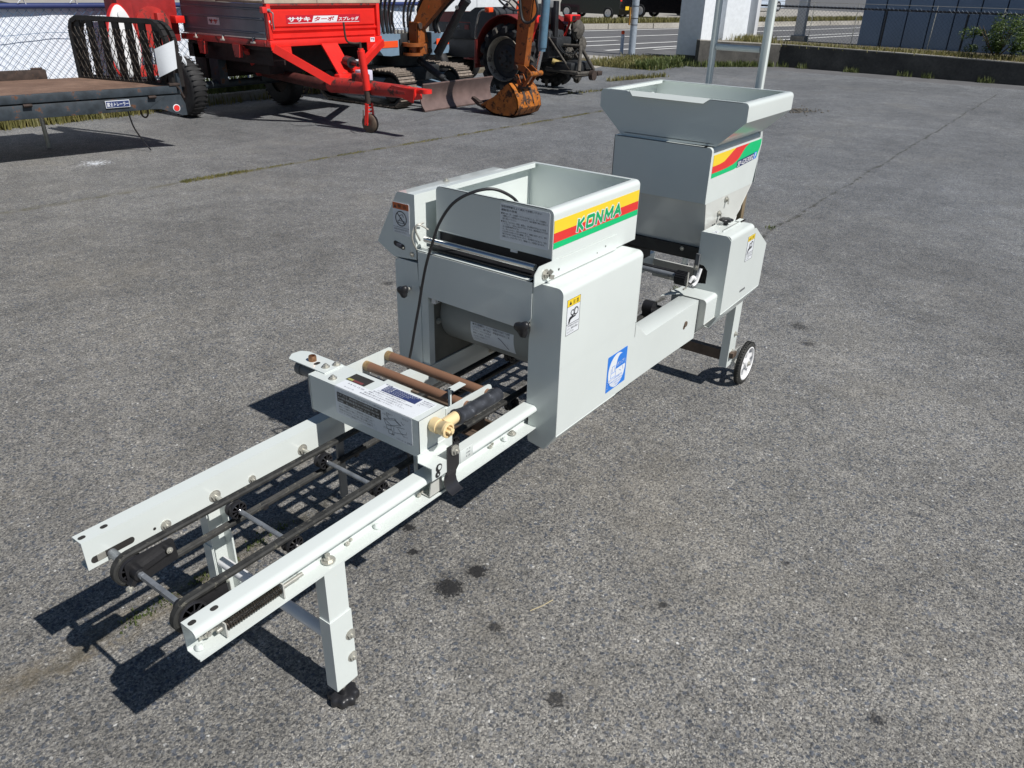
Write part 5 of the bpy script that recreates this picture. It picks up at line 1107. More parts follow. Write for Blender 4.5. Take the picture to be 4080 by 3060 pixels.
# blade
P = []
for k in range(9):
    t = k / 8; P.append((5.44 + .055 * math.sin(math.pi * t) + .0 * t, .305 - .295 * t))
P[-1] = (5.425, .008)
m_ = E_(); m_.sheet(P, -.014, 'x', 6.50, 7.80); bl = ep(m_, 'dozer_blade', BLADEM)
m_ = E_(); m_.box(6.50, 7.80, 5.435, 5.45, .295, .309, .002); m_.prism([(5.418, .006), (5.440, .006), (5.470, .055), (5.462, .06)], 'x', 6.50, 7.80); ep(m_, 'blade_edge', BLADEM, bl)
for x in (6.82, 7.32):
    m_ = E_(); m_.bar((x, 5.52, .14), (x, 6.15, .22), .06, .09); ep(m_, 'blade_arm', BLUEG, label='blade push arm')
m_ = E_(); m_.cyl((7.05, 6.0, .50), (7.12, 5.66, .30), .042, 16); m_.cyl((7.12, 5.66, .30), (7.14, 5.52, .22), .022, 12); m_.cyl((7.06, 5.6, .12), (7.12, 5.6, .12), .04, 14); ep(m_, 'blade_cylinder', HOSE)
# tracks
def track(x0, x1):
    yc0, yc1, zc, r = 5.90, 6.95, .215, .195; n = 34; w = x1 - x0
    L = 2 * (yc1 - yc0) + 2 * math.pi * r
    m_ = E_(); path = []
    for k in range(9): a = math.pi / 2 + math.pi * k / 8; path.append(((x0 + x1) / 2, yc0 + (r - .02) * math.cos(a), zc + (r - .02) * math.sin(a)))
    for k in range(9): a = -math.pi / 2 + math.pi * k / 8; path.append(((x0 + x1) / 2, yc1 + (r - .02) * math.cos(a), zc + (r - .02) * math.sin(a)))
    m_.sweep(path, [(-w * .47, -.01), (-w * .47, .01), (w * .47, .01), (w * .47, -.01)], (1, 0, 0)); tb_ = ep(m_, 'track', HOSE, angle=60)
    proto = None
    for k in range(n):
        d = L * k / n
        if d < (yc1 - yc0): p = (yc0 + d, zc + r); a = math.pi / 2
        elif d < (yc1 - yc0) + math.pi * r: a = math.pi / 2 - (d - (yc1 - yc0)) / r; p = (yc1 + r * math.cos(a), zc + r * math.sin(a))
        elif d < 2 * (yc1 - yc0) + math.pi * r: p = (yc1 - (d - (yc1 - yc0) - math.pi * r), zc - r); a = -math.pi / 2
        else: a = -math.pi / 2 - (d - 2 * (yc1 - yc0) - math.pi * r) / r; p = (yc0 + r * math.cos(a), zc + r * math.sin(a))
        if proto is None:
            q = MB(); q.box(-w / 2, w / 2, -.040, .040, -.008, .006, .002, 1); q.prism([(-.034, .006), (-.022, .006), (-.026, .024), (-.032, .024)], 'x', -w / 2, w / 2); q.prism([(.004, .006), (.014, .006), (.011, .020), (.007, .020)], 'x', -w / 2, w / 2)
            proto = q.build('track_shoe', TRACK, tb_); so = proto
        else: so = proto.copy(); COL.objects.link(so); so.parent = tb_
        so.location = Vector(((x0 + x1) / 2, p[0], p[1])) - Vector(exo); so.rotation_euler = (a - math.pi / 2, 0, 0)
    for y in (yc0, yc1):
        m_ = E_(); m_.lathe((x0 + .02, y, zc), (1, 0, 0), [(.01, 0), (.13, 0), (.15, .03), (.15, w - .07), (.13, w - .04), (.01, w - .04)], 24); ep(m_, 'sprocket', HOSE, tb_)
    m_ = E_(); m_.box(x0 + .04, x1 - .04, yc0 + .1, yc1 - .1, .10, .33, .01); m_.prism([(yc0 + .25, .31), (yc0 + .45, .31), (yc0 + .40, .18), (yc0 + .32, .18)], 'x', x0 + .03, x0 + .04); ep(m_, 'track_frame', BLUEG, tb_)
track(6.42, 6.68); track(7.48, 7.74)
m_ = E_(); m_.box(6.66, 7.50, 6.05, 6.85, .25, .42, .02); m_.cyl((7.1, 6.45, .40), (7.1, 6.45, .56), .30, 28); ep(m_, 'undercarriage', HOSE)
m_ = E_(); m_.box(6.76, 7.32, 6.02, 6.95, .56, .80, .01); m_.box(6.42, 7.72, 6.35, 7.2, .54, .62, .01); ep(m_, 'turntable_body', HOSE)
for pts, st, nm in (([(6.41, .795), (6.575, .800), (6.745, .795), (6.745, .745), (6.715, .735), (6.715, .566), (6.575, .562), (6.455, .572), (6.400, .625)], (6.408, 6.700), 'left front weight panel'),
                    ([(7.468, .785), (7.60, .785), (7.620, .60), (7.600, .553), (7.300, .545), (7.40, .70)], (7.37, 7.612), 'right front weight panel')):
    m_ = E_(); m_.prism(pts, 'y', 6.00, 6.32); wpn = ep(m_, 'weight_panel', BLUEG, label=nm)
    m_ = E_(); m_.box(st[0] + .006, st[1] - .005, 5.995, 5.9995, .655, .725); ep(m_, 'reflective_strip', REFL, wpn)
m_ = E_(); m_.box(6.42, 7.0, 6.7, 7.35, .62, 1.30, .03); ep(m_, 'engine_cover', M('orange_red_engine_cover', (.55, .12, .03), .45, var=.1))
m_ = E_(); m_.box(6.60, 7.35, 6.72, 6.76, 1.19, 1.32, .006); fit_text('ENGINE', (6.75, 6.718, 1.215), (1, 0, 0), (0, 0, 1), .35, .03, PAPER, 'lettering', ep(m_, 'hood_plate', TGREY), org=exo)
m_ = E_(); m_.box(7.02, 7.5, 6.85, 7.3, .80, 1.02, .05); ep(m_, 'seat', BLACK)
# swing post
sx = 6.93
m_ = E_(); m_.cyl((sx - .05, 5.93, .662), (sx - .05, 5.93, .700), .13, 28); m_.cyl((sx - .05, 5.93, .562), (sx - .05, 5.93, .592), .12, 28); m_.box(sx - .02, sx + .12, 5.84, 6.0, .575, .69, .004); m_.cyl((sx - .05, 5.93, .56), (sx - .05, 5.93, .70), .05, 16); swp = ep(m_, 'swing_post', ORANGE)
m_ = E_(); m_.prism([(sx - .045, .70), (sx + .155, .70), (sx + .075, .925), (sx - .045, .925)], 'y', 5.86, 5.88); m_.prism([(sx - .045, .70), (sx + .155, .70), (sx + .075, .925), (sx - .045, .925)], 'y', 5.97, 5.99); m_.box(sx - .047, sx - .03, 5.86, 5.99, .70, .92); m_.plate([(sx + .155, 5.86, .70), (sx + .155, 5.99, .70), (sx + .075, 5.99, .92), (sx + .075, 5.86, .92)], .006); ep(m_, 'swing_bracket', ORANGE, swp)
m_ = E_(); m_.cyl((sx + .0, 5.84, .885), (sx + .0, 6.01, .885), .035, 18); m_.cyl((sx + .15, 5.83, .61), (sx + .15, 6.0, .61), .03, 14); m_.cyl((sx - .12, 5.93, .70), (sx - .12, 5.93, .725), .012, 8); ep(m_, 'pivot_pin', RUST, swp)
# boom, arm, cylinders
def tbeam(mb, p0, p1, w0, h0, w1, h1, up=(0, 0, 1)):
    p0, p1 = Vector(p0), Vector(p1); d = (p1 - p0).normalized(); s = d.cross(Vector(up)).normalized(); u = s.cross(d)
    R4 = lambda p, w, h: [p + s * w / 2 + u * h / 2, p - s * w / 2 + u * h / 2, p - s * w / 2 - u * h / 2, p + s * w / 2 - u * h / 2]
    return mb.loft([R4(p0, w0, h0), R4(p1, w1, h1)])
m_ = E_(); tbeam(m_, (6.99, 5.95, .845), (7.08, 5.60, 1.30), .12, .12, .13, .27); tbeam(m_, (7.08, 5.605, 1.295), (7.10, 4.75, 2.05), .13, .26, .12, .20); tbeam(m_, (7.10, 4.76, 2.04), (7.10, 4.26, 2.02), .12, .20, .11, .14); bm_ = ep(m_, 'boom', ORANGE)
m_ = E_(); m_.prism([(5.86, .93), (5.82, .93), (5.74, 1.10), (5.80, 1.10)], 'x', 6.975, 7.015); ep(m_, 'boom_rib', REFL, bm_)
m_ = E_(); m_.cyl((7.17, 5.80, .575), (7.20, 5.40, 1.14), .052, 20); m_.cyl((7.20, 5.40, 1.14), (7.205, 5.36, 1.18), .058, 20); m_.cyl((7.20, 5.37, 1.17), (7.16, 5.05, 1.75), .024, 12); ep(m_, 'boom_cylinder', HOSE)
m_ = E_(); m_.bolt((7.14, 5.46, 1.09), (-1, -.6, 0), .016, .02); ep(m_, 'cylinder_fitting', STEEL)
m_ = E_(); tbeam(m_, (7.03, 4.28, 2.05), (7.03, 4.435, .545), .105, .22, .095, .135, (0, 1, 0)); ar = ep(m_, 'dipper_arm', ORANGE)
m_ = E_(); m_.cyl((7.125, 4.20, 1.30), (7.13, 4.235, .735), .048, 20); m_.cyl((7.13, 4.235, .74), (7.13, 4.238, .70), .040, 20); ep(m_, 'bucket_cylinder', BLUECYL)
m_ = E_(); m_.cyl((7.13, 4.238, .72), (7.125, 4.29, .48), .022, 14); ep(m_, 'cylinder_rod', CHROME)
for x in (6.965, 7.10):
    m_ = E_(); m_.prism(rc([(4.49, .56), (4.35, .555), (4.25, .49), (4.24, .445), (4.28, .435), (4.34, .475), (4.42, .505), (4.49, .505)], None, .02, 3), 'x', x - .007, x + .007); ep(m_, 'link_plate', ORANGE)
m_ = E_(); m_.cyl((6.94, 4.455, .53), (7.13, 4.455, .53), .026, 14); ep(m_, 'pivot_pin', RUST); m_ = E_(); m_.cyl((6.95, 4.275, .47), (7.19, 4.275, .47), .028, 16); ep(m_, 'pivot_pin', ORANGE2)
for x in (6.985, 7.085):
    m_ = E_(); m_.plate([(x, 4.48, .455), (x, 4.44, .455), (x, 4.385, .345), (x, 4.43, .330)], .014); ep(m_, 'bucket_ear', ORANGE); m_ = E_(); m_.plate([(x, 4.29, .46), (x, 4.25, .46), (x, 4.34, .335), (x, 4.38, .335)], .014); ep(m_, 'bucket_ear', ORANGE)
m_ = E_(); m_.cyl((6.95, 4.46, .415), (7.12, 4.46, .415), .024, 14); ep(m_, 'pivot_pin', RUST); m_ = E_(); m_.cyl((6.97, 4.41, .325), (7.11, 4.41, .325), .026, 14); ep(m_, 'pivot_pin', RUST)
# bucket
bs = [(4.87, .085), (4.73, .022), (4.60, .006), (4.47, .008), (4.40, .040), (4.36, .11), (4.375, .20), (4.43, .30), (4.50, .365)]
bw0, bw1 = 6.885, 7.335
bk = ep(E_().prism([(4.895, .105)] + bs + [(4.56, .33), (4.70, .21)], 'x', bw0, bw0 + .012), 'bucket', ORANGE2, label='rusty orange bucket resting on its back')
ep(E_().prism([(4.895, .105)] + bs + [(4.56, .33), (4.70, .21)], 'x', bw1 - .012, bw1), 'bucket_side', ORANGE2, bk); m_ = E_(); m_.sheet(bs, -.012, 'x', bw0, bw1); ep(m_, 'bucket_shell', ORANGE2, bk)
m_ = E_(); m_.bar((bw0, 4.375, .155), (bw1, 4.375, .155), .012, .012); ep(m_, 'bucket_weld', ORANGE2, bk)
m_ = E_(); xm = (bw0 + bw1) / 2; tbeam(m_, (xm, 4.85, .070), (xm, 4.985, .120), bw1 - bw0, .028, bw1 - bw0, .022); ep(m_, 'bucket_lip', RUST, bk)
m_ = E_(); tbeam(m_, (bw0 + .03, 4.93, .105), (bw0 + .03, 5.04, .165), .06, .05, .05, .03); ep(m_, 'bucket_tooth', RUST, bk)
for x in (xm - .07, xm + .07):
    m_ = E_(); m_.plate([(x - .03, 4.432, .305), (x + .03, 4.432, .305), (x + .004, 4.356, .14), (x - .004, 4.356, .14)], .008); ep(m_, 'bucket_rib', RUST, bk)
# hoses and levers
for k in range(7):
    x = 6.48 + .06 * k + (.12 if k > 3 else 0)
    m_ = E_(); m_.tube(smooth_path([(x + .05, 6.05, .80), (x + .01 * (k % 3), 6.04, .95), (x - .03 + .01 * k, 6.0, 1.12), (x - .08 + .02 * k, 5.85, 1.35)]), .014, 8); ep(m_, 'hydraulic_hose', HOSE)
for (a, c_) in (((6.99, 5.90, .93), (7.02, 5.66, 1.35)), ((7.03, 5.88, .93), (7.05, 5.64, 1.35)), ((7.24, 5.88, .80), (7.20, 5.50, 1.25)), ((7.28, 5.86, .80), (7.24, 5.48, 1.25))):
    m_ = E_(); a = Vector(a); c_ = Vector(c_); m_.tube(smooth_path([a, a + Vector((0, .03, .12)), (a + c_) / 2 + Vector((-.03, .05, .05)), c_]), .020, 8); ep(m_, 'hydraulic_hose', HOSE)
for x in (6.72, 6.79, 6.86):
    m_ = E_(); m_.cyl((x, 6.3, .80), (x - .02, 6.25, 1.35), .012, 8); ep(m_, 'control_lever', BLUEG)
m_ = E_(); m_.tube(smooth_path([(7.0, 4.28, 1.28), (7.0, 4.22, 1.10), (6.99, 4.30, .99), (6.97, 4.40, 1.02), (6.97, 4.45, 1.30)]), .015, 8); ep(m_, 'hydraulic_hose', HOSE)
m_ = E_(); m_.box(7.10, 7.24, 4.18, 4.24, 1.13, 1.20, .01); ep(m_, 'work_lamp', GREYPVC)
for x in (6.70, 6.76, 6.82, 6.88): m_ = E_(); m_.cyl((x, 6.03, .80), (x, 6.03, .835), .016, 8); ep(m_, 'hose_fitting', STEEL)
m_ = E_(); m_.box(6.86, 6.95, 6.01, 6.06, .81, .86, .01); ep(m_, 'pale_filter', M('pale_blue_tank', (.35, .42, .48), .5))

# ---------------------------------------------------------------- tractor
tro = (9.1, 6.2, 0); tr = thing('farm_tractor', 'old red and dark grey farm tractor with muddy lugged wheels behind the excavator arm', 'tractor', tro)
def R__(): return MB(tro)
def tp(mb, name, mat, parent=tr, label=None, angle=38): return mb.build(name, mat, parent, label, angle)
def twheel(xc, yc, zc, R, w, s, lugs=True):
    m_ = R__(); wheel_part(m_, (xc, yc, zc), (1, 0, 0), R * .88, w * .8, 40, .72); wp = tp(m_, 'wheel', TYRE, angle=60)
    if lugs:
        n = 14
        for k in range(n):
            for side in (-1, 1):
                a = 2 * math.pi * (k + (.5 if side > 0 else 0)) / n
                m_ = R__(); pts = []
                for t in (0, .35, .7, 1.0):
                    aa = a - .20 * t; rr = R * (.99 - .13 * t ** 3); d = Vector((0, math.cos(aa), math.sin(aa))); e = Vector((0, -math.sin(aa), math.cos(aa)))
                    c = Vector((xc + side * w * (.02 + .50 * t), yc, zc)) + d * rr; th = .018 + .010 * t
                    pts.append([c + e * th, c - e * th, c - e * th * 1.3 - d * R * .14, c + e * th * 1.3 - d * R * .14])
                m_.loft(pts); tp(m_, 'tyre_lug', MUDD if (k * 7 + side) % 4 == 0 else TYRE, wp)
    m_ = R__(); r = R * .64
    rings = []
    for q, h in ((1.0, s * w * .42), (.985, s * w * .44), (.96, s * w * .40), (.92, s * w * .22), (.89, s * w * .10), (.87, s * w * .05), (.87, -s * w * .05), (.95, -s * w * .2), (1.0, -s * w * .42)):
        rings.append([Vector((xc + h, yc + r * q * math.cos(a), zc + r * q * math.sin(a))) for a in [2 * math.pi * k / 40 for k in range(40)]])
    m_.loft(rings, True, False); tp(m_, 'rim', M('dull_silver_rim', (.42, .37, .30), .45, metal=.5, var=.2, wear=(.15, .12, .10), wear_amt=.45, wscale=8), wp, angle=45)
    m_ = R__(); m_.lathe((xc + s * w * .02, yc, zc), (s, 0, 0), [(.001, -.03), (r * .90, -.03), (r * .86, .0), (r * .62, 0), (r * .60, .012), (r * .50, .02), (r * .40, .05), (.045, .055), (.04, .09), (.001, .09)], 28); hb = tp(m_, 'hub', TGREY, wp)
    m_ = R__()
    for k in range(7):
        a = 2 * math.pi * k / 7; c = Vector((xc + s * (w * .02 + .05), yc + r * .33 * math.cos(a), zc + r * .33 * math.sin(a))); m_.bolt(c, (s, 0, 0), .014, .012)
    tp(m_, 'bolt', RUST, hb)
    return wp
twheel(8.60, 5.80, .445, .445, .24, -1); twheel(9.70, 5.80, .445, .445, .26, 1)
for x, s in ((8.72, -1), (9.45, 1)):
    m_ = R__(); wheel_part(m_, (x, 7.25, .26), (1, 0, 0), .26, .15, 28, .55); wp = tp(m_, 'wheel', TYRE); m_ = R__(); m_.lathe((x, 7.25, .26), (s, 0, 0), [(.001, .03), (.13, .03), (.14, .06), (.13, .05), (.001, .05)], 20); tp(m_, 'rim', RUST, wp)
m_ = R__(); m_.box(8.86, 9.34, 5.62, 7.35, .38, .66, .03); m_.cyl((8.66, 5.8, .445), (9.56, 5.8, .445), .07, 16); m_.cyl((8.75, 7.25, .30), (9.42, 7.25, .30), .05, 12); tp(m_, 'chassis', TGREY)
m_ = R__(); m_.box(8.80, 9.38, 6.55, 7.42, .63, .86, .02); tp(m_, 'side_cover', TGREY)
m_ = R__(); m_.prism(rc([(7.42, .84), (7.42, .92), (7.30, .965), (6.55, .995), (6.50, .84)], [1, 2], .06, 5), 'x', 8.80, 9.38); hd = tp(m_, 'hood', TRED)
m_ = R__(); m_.prism([(6.86, .855), (6.86, .975), (6.60, .985), (6.60, .855)], 'x', 8.792, 8.80); 
hg = tp(m_, 'side_grille', TGREY, hd)
for k in range(4): m_ = R__(); m_.box(8.785, 8.792, 6.62, 6.84, .872 + k * .028, .888 + k * .028); tp(m_, 'grille_slat', TGREY, hg)
m_ = R__(); m_.box(8.792, 8.799, 6.62, 7.10, .755, .825); np_ = tp(m_, 'number_plate_panel', BLACK); fit_text('PG-24', (8.791, 7.06, .770), (0, -1, 0), (0, 0, 1), .25, .040, GREYPVC, 'lettering', np_, org=tro, bold=.02)
m_ = R__(); m_.box(8.786, 8.792, 6.64, 6.72, .760, .820); tp(m_, 'red_flash', TRED, np_)
m_ = R__(); m_.prism(rc([(6.60, .66), (6.62, .99), (6.52, 1.045), (6.24, 1.06), (6.14, 1.00), (6.22, .78), (6.30, .62)], None, .05, 4), 'x', 8.78, 9.28); tp(m_, 'fuel_tank_cowl', TGREY)
m_ = R__(); m_.cyl((9.02, 6.26, 1.0), (9.02, 6.14, 1.10), .022, 10); sw_ = tp(m_, 'steering_column', BLACK)
m_ = R__(); cc = Vector((9.02, 6.12, 1.12)); uu = Vector((1, 0, 0)); v2 = Vector((0, .82, .57)); n_ = 28
m_.tube([cc + uu * .17 * math.cos(2 * math.pi * k / n_) + v2 * .17 * math.sin(2 * math.pi * k / n_) for k in range(n_ + 1)], .014, 8, False)
for k in range(3): a = 2 * math.pi * k / 3 + .5; m_.cyl(cc, cc + uu * .165 * math.cos(a) + v2 * .165 * math.sin(a), .009, 6)
tp(m_, 'steering_wheel', BLACK, sw_)
m_ = R__(); m_.box(8.95, 9.30, 5.62, 5.95, .82, .90, .03); m_.box(8.95, 9.30, 5.58, 5.64, .86, 1.12, .02); tp(m_, 'seat', BLACK)
for x0, x1 in ((8.50, 8.76), (9.46, 9.62)):
    P = [(5.80 + .50 * math.cos(a), .45 + .54 * math.sin(a)) for a in [R_(8 + 122 * k / 14) for k in range(15)]]
    P = [(6.30, .30)] + P
    m_ = R__(); m_.sheet(P, .012, 'x', x0, x1); fe = tp(m_, 'fender', TRED, angle=60)
    Q = [(5.80 + .50 * math.cos(a), .45 + .54 * math.sin(a)) for a in [R_(8 + 122 * k / 14) for k in range(15)]]
    m_ = R__(); xi = x1 - .01 if x0 < 9 else x0; m_.prism(Q + [(5.50, .66), (6.28, .48)], 'x', xi, xi + .01); tp(m_, 'fender_side', TRED, fe)
for x in (8.70, 9.50):
    m_ = R__(); m_.box(x - .10, x + .17, 5.34, 5.46, .90, .99, .02); m_.bar((x + .03, 5.42, .92), (x - .0, 5.50, .68), .04, .03); tl_ = tp(m_, 'tail_lamp', REDP); m_ = R__(); m_.box(x + .03, x + .15, 5.333, 5.34, .915, .975, .004); tp(m_, 'lamp_lens', M('dark_red_lens', (.16, .01, .015), .2), tl_); m_ = R__(); m_.box(x - .06, x + .02, 5.333, 5.34, .915, .975, .004); tp(m_, 'lamp_lens', BLACK, tl_)
m_ = R__(); m_.cyl((8.62, 6.15, .99), (8.62, 6.15, 1.05), .008, 8); m_.box(8.57, 8.67, 6.11, 6.19, 1.0, 1.06, .01); tp(m_, 'turn_signal', REFL)
m_ = R__(); m_.tube(smooth_path([(8.60, 6.15, 1.03), (8.62, 6.30, 1.0), (8.64, 6.38, .85), (8.66, 6.42, .66)]), .012, 8); tp(m_, 'grab_rail', STEEL)
m_ = R__(); m_.box(8.50, 8.86, 6.25, 6.50, .40, .42, .004); m_.box(8.49, 8.51, 6.25, 6.30, .36, .66, .004); tp(m_, 'step_plate', TRED)
# three-point linkage and hoses at the rear
m_ = R__()
tp(R__().box(8.98, 9.36, 5.40, 5.62, .45, .80, .03), 'gearbox_rear', TGREY)
for a, c_, r in (((9.02, 5.45, .32), (8.98, 4.92, .30), .026), ((9.32, 5.45, .32), (9.40, 4.92, .30), .026), ((9.0, 5.50, .80), (8.99, 5.05, .34), .014), ((9.34, 5.50, .80), (9.38, 5.05, .34), .014), ((9.17, 5.45, .62), (9.19, 5.02, .62), .022), ((9.19, 5.02, .62), (9.02, 4.92, .32), .026), ((9.19, 5.02, .62), (9.40, 4.92, .32), .026), ((8.96, 4.92, .30), (9.52, 4.92, .28), .022), ((9.0, 5.0, .25), (9.45, 5.0, .25), .018)):
    tp(R__().cyl(a, c_, r, 10), 'linkage_bar', MUDD)
tp(R__().lathe((9.30, 4.90, .26), (0, -1, 0), [(.045, 0), (.065, 0), (.065, .06), (.045, .06)], 18), 'hitch_ring', RUST)
tp(R__().box(9.46, 9.58, 4.88, 4.96, .24, .30, .01), 'hitch_end', RUST)
for k in range(5):
    tp(R__().tube(smooth_path([(9.05 + .06 * k, 5.42, .78), (9.0 + .09 * k, 5.25, .60 - .03 * k), (9.08 + .05 * k, 5.12, .50 + .03 * k), (9.15, 5.05, .58)]), .006, 6), 'control_cable', HOSE)
tp(R__().cyl((9.05, 5.38, .42), (9.17, 5.20, .36), .038, 12), 'yellow_pto_guard', M('faded_yellow_guard', (.36, .27, .09), .6, var=.3, vscale=30))
tp(R__().box(9.06, 9.14, 5.36, 5.44, .55, 1.16, .01), 'mast', BLACK)
tp(R__().box(9.0, 9.36, 5.28, 5.42, .60, .72, .02), 'lift_cylinder_block', HOSE)
tp(R__().box(8.98, 9.5, 5.02, 5.30, .30, .42, .02), 'hitch_crossbeam', HOSE)
for (x, y, z, r, sd2) in ((9.62, 5.36, .80, .13, 1), (9.72, 5.34, .60, .10, 2), (9.60, 5.30, .22, .10, 3), (9.35, 5.30, .50, .09, 4)):
    m_ = R__(); m_.sphere((x, y, z), r, 9); rn = random.Random(sd2)
    for v in m_.bm.verts:
        q = v.co - Vector((x, y, z)); v.co = Vector((x, y, z)) + Vector((q.x * (.7 + .6 * rn.random()), q.y * .6, q.z * (.75 + .5 * rn.random())))
    tp(m_, 'crumpled_cover' if z > .5 else 'mud_clod', MUDD)
# ---------------------------------------------------------------- left boundary: kerb, chain-link fence and white sheet
m_ = MB(); m_.box(-1.5, 9.4, 7.62, 7.74, 0, .10, .006); tag(m_.build('concrete_kerb', CONC), kind='structure')
m_ = MB(); m_.box(-1.5, 13.9, 7.74, 60, -.02, .055); tag(m_.build('verge_ground', EARTH), kind='structure')
fn = thing('sheeted_chain_link_fence', 'chain link fence with a white sheet tied behind it at the left rear', 'fence', (3.5, 7.85, 0)); FO = (3.5, 7.85, 0)
def F_(): return MB(FO)
def fpart(mb, name, mat, parent=fn, label=None): return mb.build(name, mat, parent, label)
m_ = F_(); m_.cyl((-1.5, 7.85, 1.050), (9.1, 7.85, 1.050), .027, 10); fpart(m_, 'top_rail', INKB)
for x in (-.6, 1.0, 2.62, 5.9, 7.5, 9.1): m_ = F_(); m_.cyl((x, 7.86, .0), (x, 7.86, 1.09), .022, 10); fpart(m_, 'fence_post', INKB)
m_ = F_()
rings = []
for k in range(60):
    x = -1.5 + 10.55 * k / 59; rings.append([Vector((x, 7.905 + .014 * math.sin(x * 2.9) + .004 * math.sin(x * 13), z)) for z in (.16, .4, .7, 1.045)] + [Vector((x, 7.909 + .014 * math.sin(x * 2.9) + .004 * math.sin(x * 13), z)) for z in (1.045, .7, .4, .16)])
m_.loft(rings); fpart(m_, 'white_sheet', SHEET)
for x in (3.42, 3.92, 4.34, 6.0): m_ = F_(); m_.tube(smooth_path([(x - .05, 7.82, 1.075), (x - .03, 7.81, 1.10), (x, 7.81, 1.11), (x + .02, 7.83, 1.08), (x + .05, 7.84, 1.04)]), .005, 6); fpart(m_, 'tie_cord', PAPER)
def chainlink(mb, x0, x1, z0, z1, at, pitch=.056, r=.0016, n=3):
    rows = int((z1 - z0) / (pitch / 2)); cols = int((x1 - x0) / pitch)
    for i in range(cols + 1):
        P = [at(x0 + i * pitch + (pitch / 2 if j % 2 else 0), z0 + j * pitch / 2, .002 if j % 2 else -.002) for j in range(rows + 1)]
        mb.tube(P, r, n)
        P = [at(x0 + i * pitch + (pitch / 2 if j % 2 else pitch), z0 + j * pitch / 2, .002 if j % 2 else -.002) for j in range(rows + 1)]
        mb.tube(P, r, n)
WIRE = M('galvanised_wire', (.10, .20, .34), .5, metal=.4, var=.2)
m_ = F_(); chainlink(m_, 1.6, 9.0, .17, 1.06, lambda x, z, o: (x, 7.862 + o, z), .084, .0026); tag(fpart(m_, 'chain_link_mesh', WIRE), kind='stuff')
m_ = F_(); m_.tube([(1.2 + .4 * k, 7.835, .80 + .012 * math.sin(k * 2.3)) for k in range(20)], .003, 4); fpart(m_, 'line_wire', WIRE)

# weeds ---------------------------------------------------------
def leafmat(name, c1, c2):
    m, n, l, b = new_mat(name); tc = n.new('ShaderNodeTexCoord')
    a = noise(n, l, 9, 4, tc.outputs['Object']); r = ramp(n, [(.3, c1), (.7, c2)]); l.new(a.outputs[0], r.inputs[0]); l.new(r.outputs[0], b.inputs['Base Color'])
    b.inputs['Roughness'].default_value = .55; b.inputs['Subsurface Weight'].default_value = 0.0
    tr_ = n.new('ShaderNodeBsdfTranslucent'); l.new(r.outputs[0], tr_.inputs[0]); mx = n.new('ShaderNodeMixShader'); mx.inputs[0].default_value = .35
    l.new(b.outputs[0], mx.inputs[1]); l.new(tr_.outputs[0], mx.inputs[2]); l.new(mx.outputs[0], n['Material Output'].inputs[0]); return m
GRASS = leafmat('yellow_green_grass', (.13, .14, .045), (.30, .26, .10)); GRASS2 = leafmat('fresh_green_grass', (.07, .11, .03), (.18, .20, .07)); LEAF = leafmat('shrub_leaf', (.03, .07, .012), (.09, .13, .02))
def blades(mb, pts, h0, h1, w=.004, lean=.5):
    for (x, y, z) in pts:
        h = rnd.uniform(h0, h1); a = rnd.uniform(0, 6.283); ln_ = rnd.uniform(.05, lean) * h; ww = w * rnd.uniform(.6, 1.4)
        dx, dy = math.cos(a) * ln_, math.sin(a) * ln_; px_, py_ = -math.sin(a) * ww, math.cos(a) * ww
        v = [mb.bm.verts.new(p) for p in ((x - px_, y - py_, z), (x + px_, y + py_, z), (x + dx * .45 + px_ * .8, y + dy * .45 + py_ * .8, z + h * .62), (x + dx * .45 - px_ * .8, y + dy * .45 - py_ * .8, z + h * .62), (x + dx, y + dy, z + h))]
        mb.bm.faces.new(v[:4]); mb.bm.faces.new((v[3], v[2], v[4]))
def strip(n, x0, y0, x1, y1, w, z=0.0, clump=0.0):
    out = []
    for _ in range(n):
        t = rnd.random()
        if clump and math.sin(t * 37.0) + math.sin(t * 91 + 1) < clump: continue
        out.append((x0 + (x1 - x0) * t + rnd.gauss(0, w), y0 + (y1 - y0) * t + rnd.gauss(0, w), z))
    return out
def stuff(name, mb, mat, lab, cat): 
    o = mb.build(name, mat, None, None, 180); tag(o, lab, cat, kind='stuff'); return o
m_ = MB(); blades(m_, strip(5200, 1.0, 7.54, 4.3, 7.54, .045, 0, -.9), .03, .13, .006); blades(m_, strip(700, 4.3, 7.54, 8.6, 7.54, .05, 0, -.3), .03, .14, .006); stuff('kerbside_weeds', m_, GRASS, 'yellow green weeds along the kerb below the flatbed', 'weeds')
m_ = MB(); blades(m_, strip(2600, 5.0, 7.78, 9.4, 7.78, .05, .05), .06, .34, .009); stuff('verge_weeds', m_, GRASS2, 'tall green weeds behind the spreader wheels', 'weeds')
m_ = MB(); blades(m_, strip(1300, 2.72, 4.360, 3.25, 4.325, .022, 0, -.2), .004, .020, .003); blades(m_, strip(3600, 3.2, 4.33, 8.2, 3.985, .016, 0, -.3), .003, .012, .0022); blades(m_, strip(500, 9.2, 5.2, 10.4, 4.9, .03, 0, .2), .01, .04, .005); blades(m_, strip(500, 11, 5.6, 12.4, 5.3, .03, 0, .0), .02, .09, .006); stuff('seam_grass', m_, GRASS, 'thin grass growing out of the paving seams', 'grass')
m_ = MB(); blades(m_, strip(700, .12, .535, .62, .545, .012, 0, .2), .003, .012, .0022); blades(m_, strip(500, 3.0, .55, 4.6, .56, .016, 0, .75), .004, .02, .003); stuff('seam_moss', m_, GRASS2, 'small moss and grass tufts in the seam under the machine', 'moss')
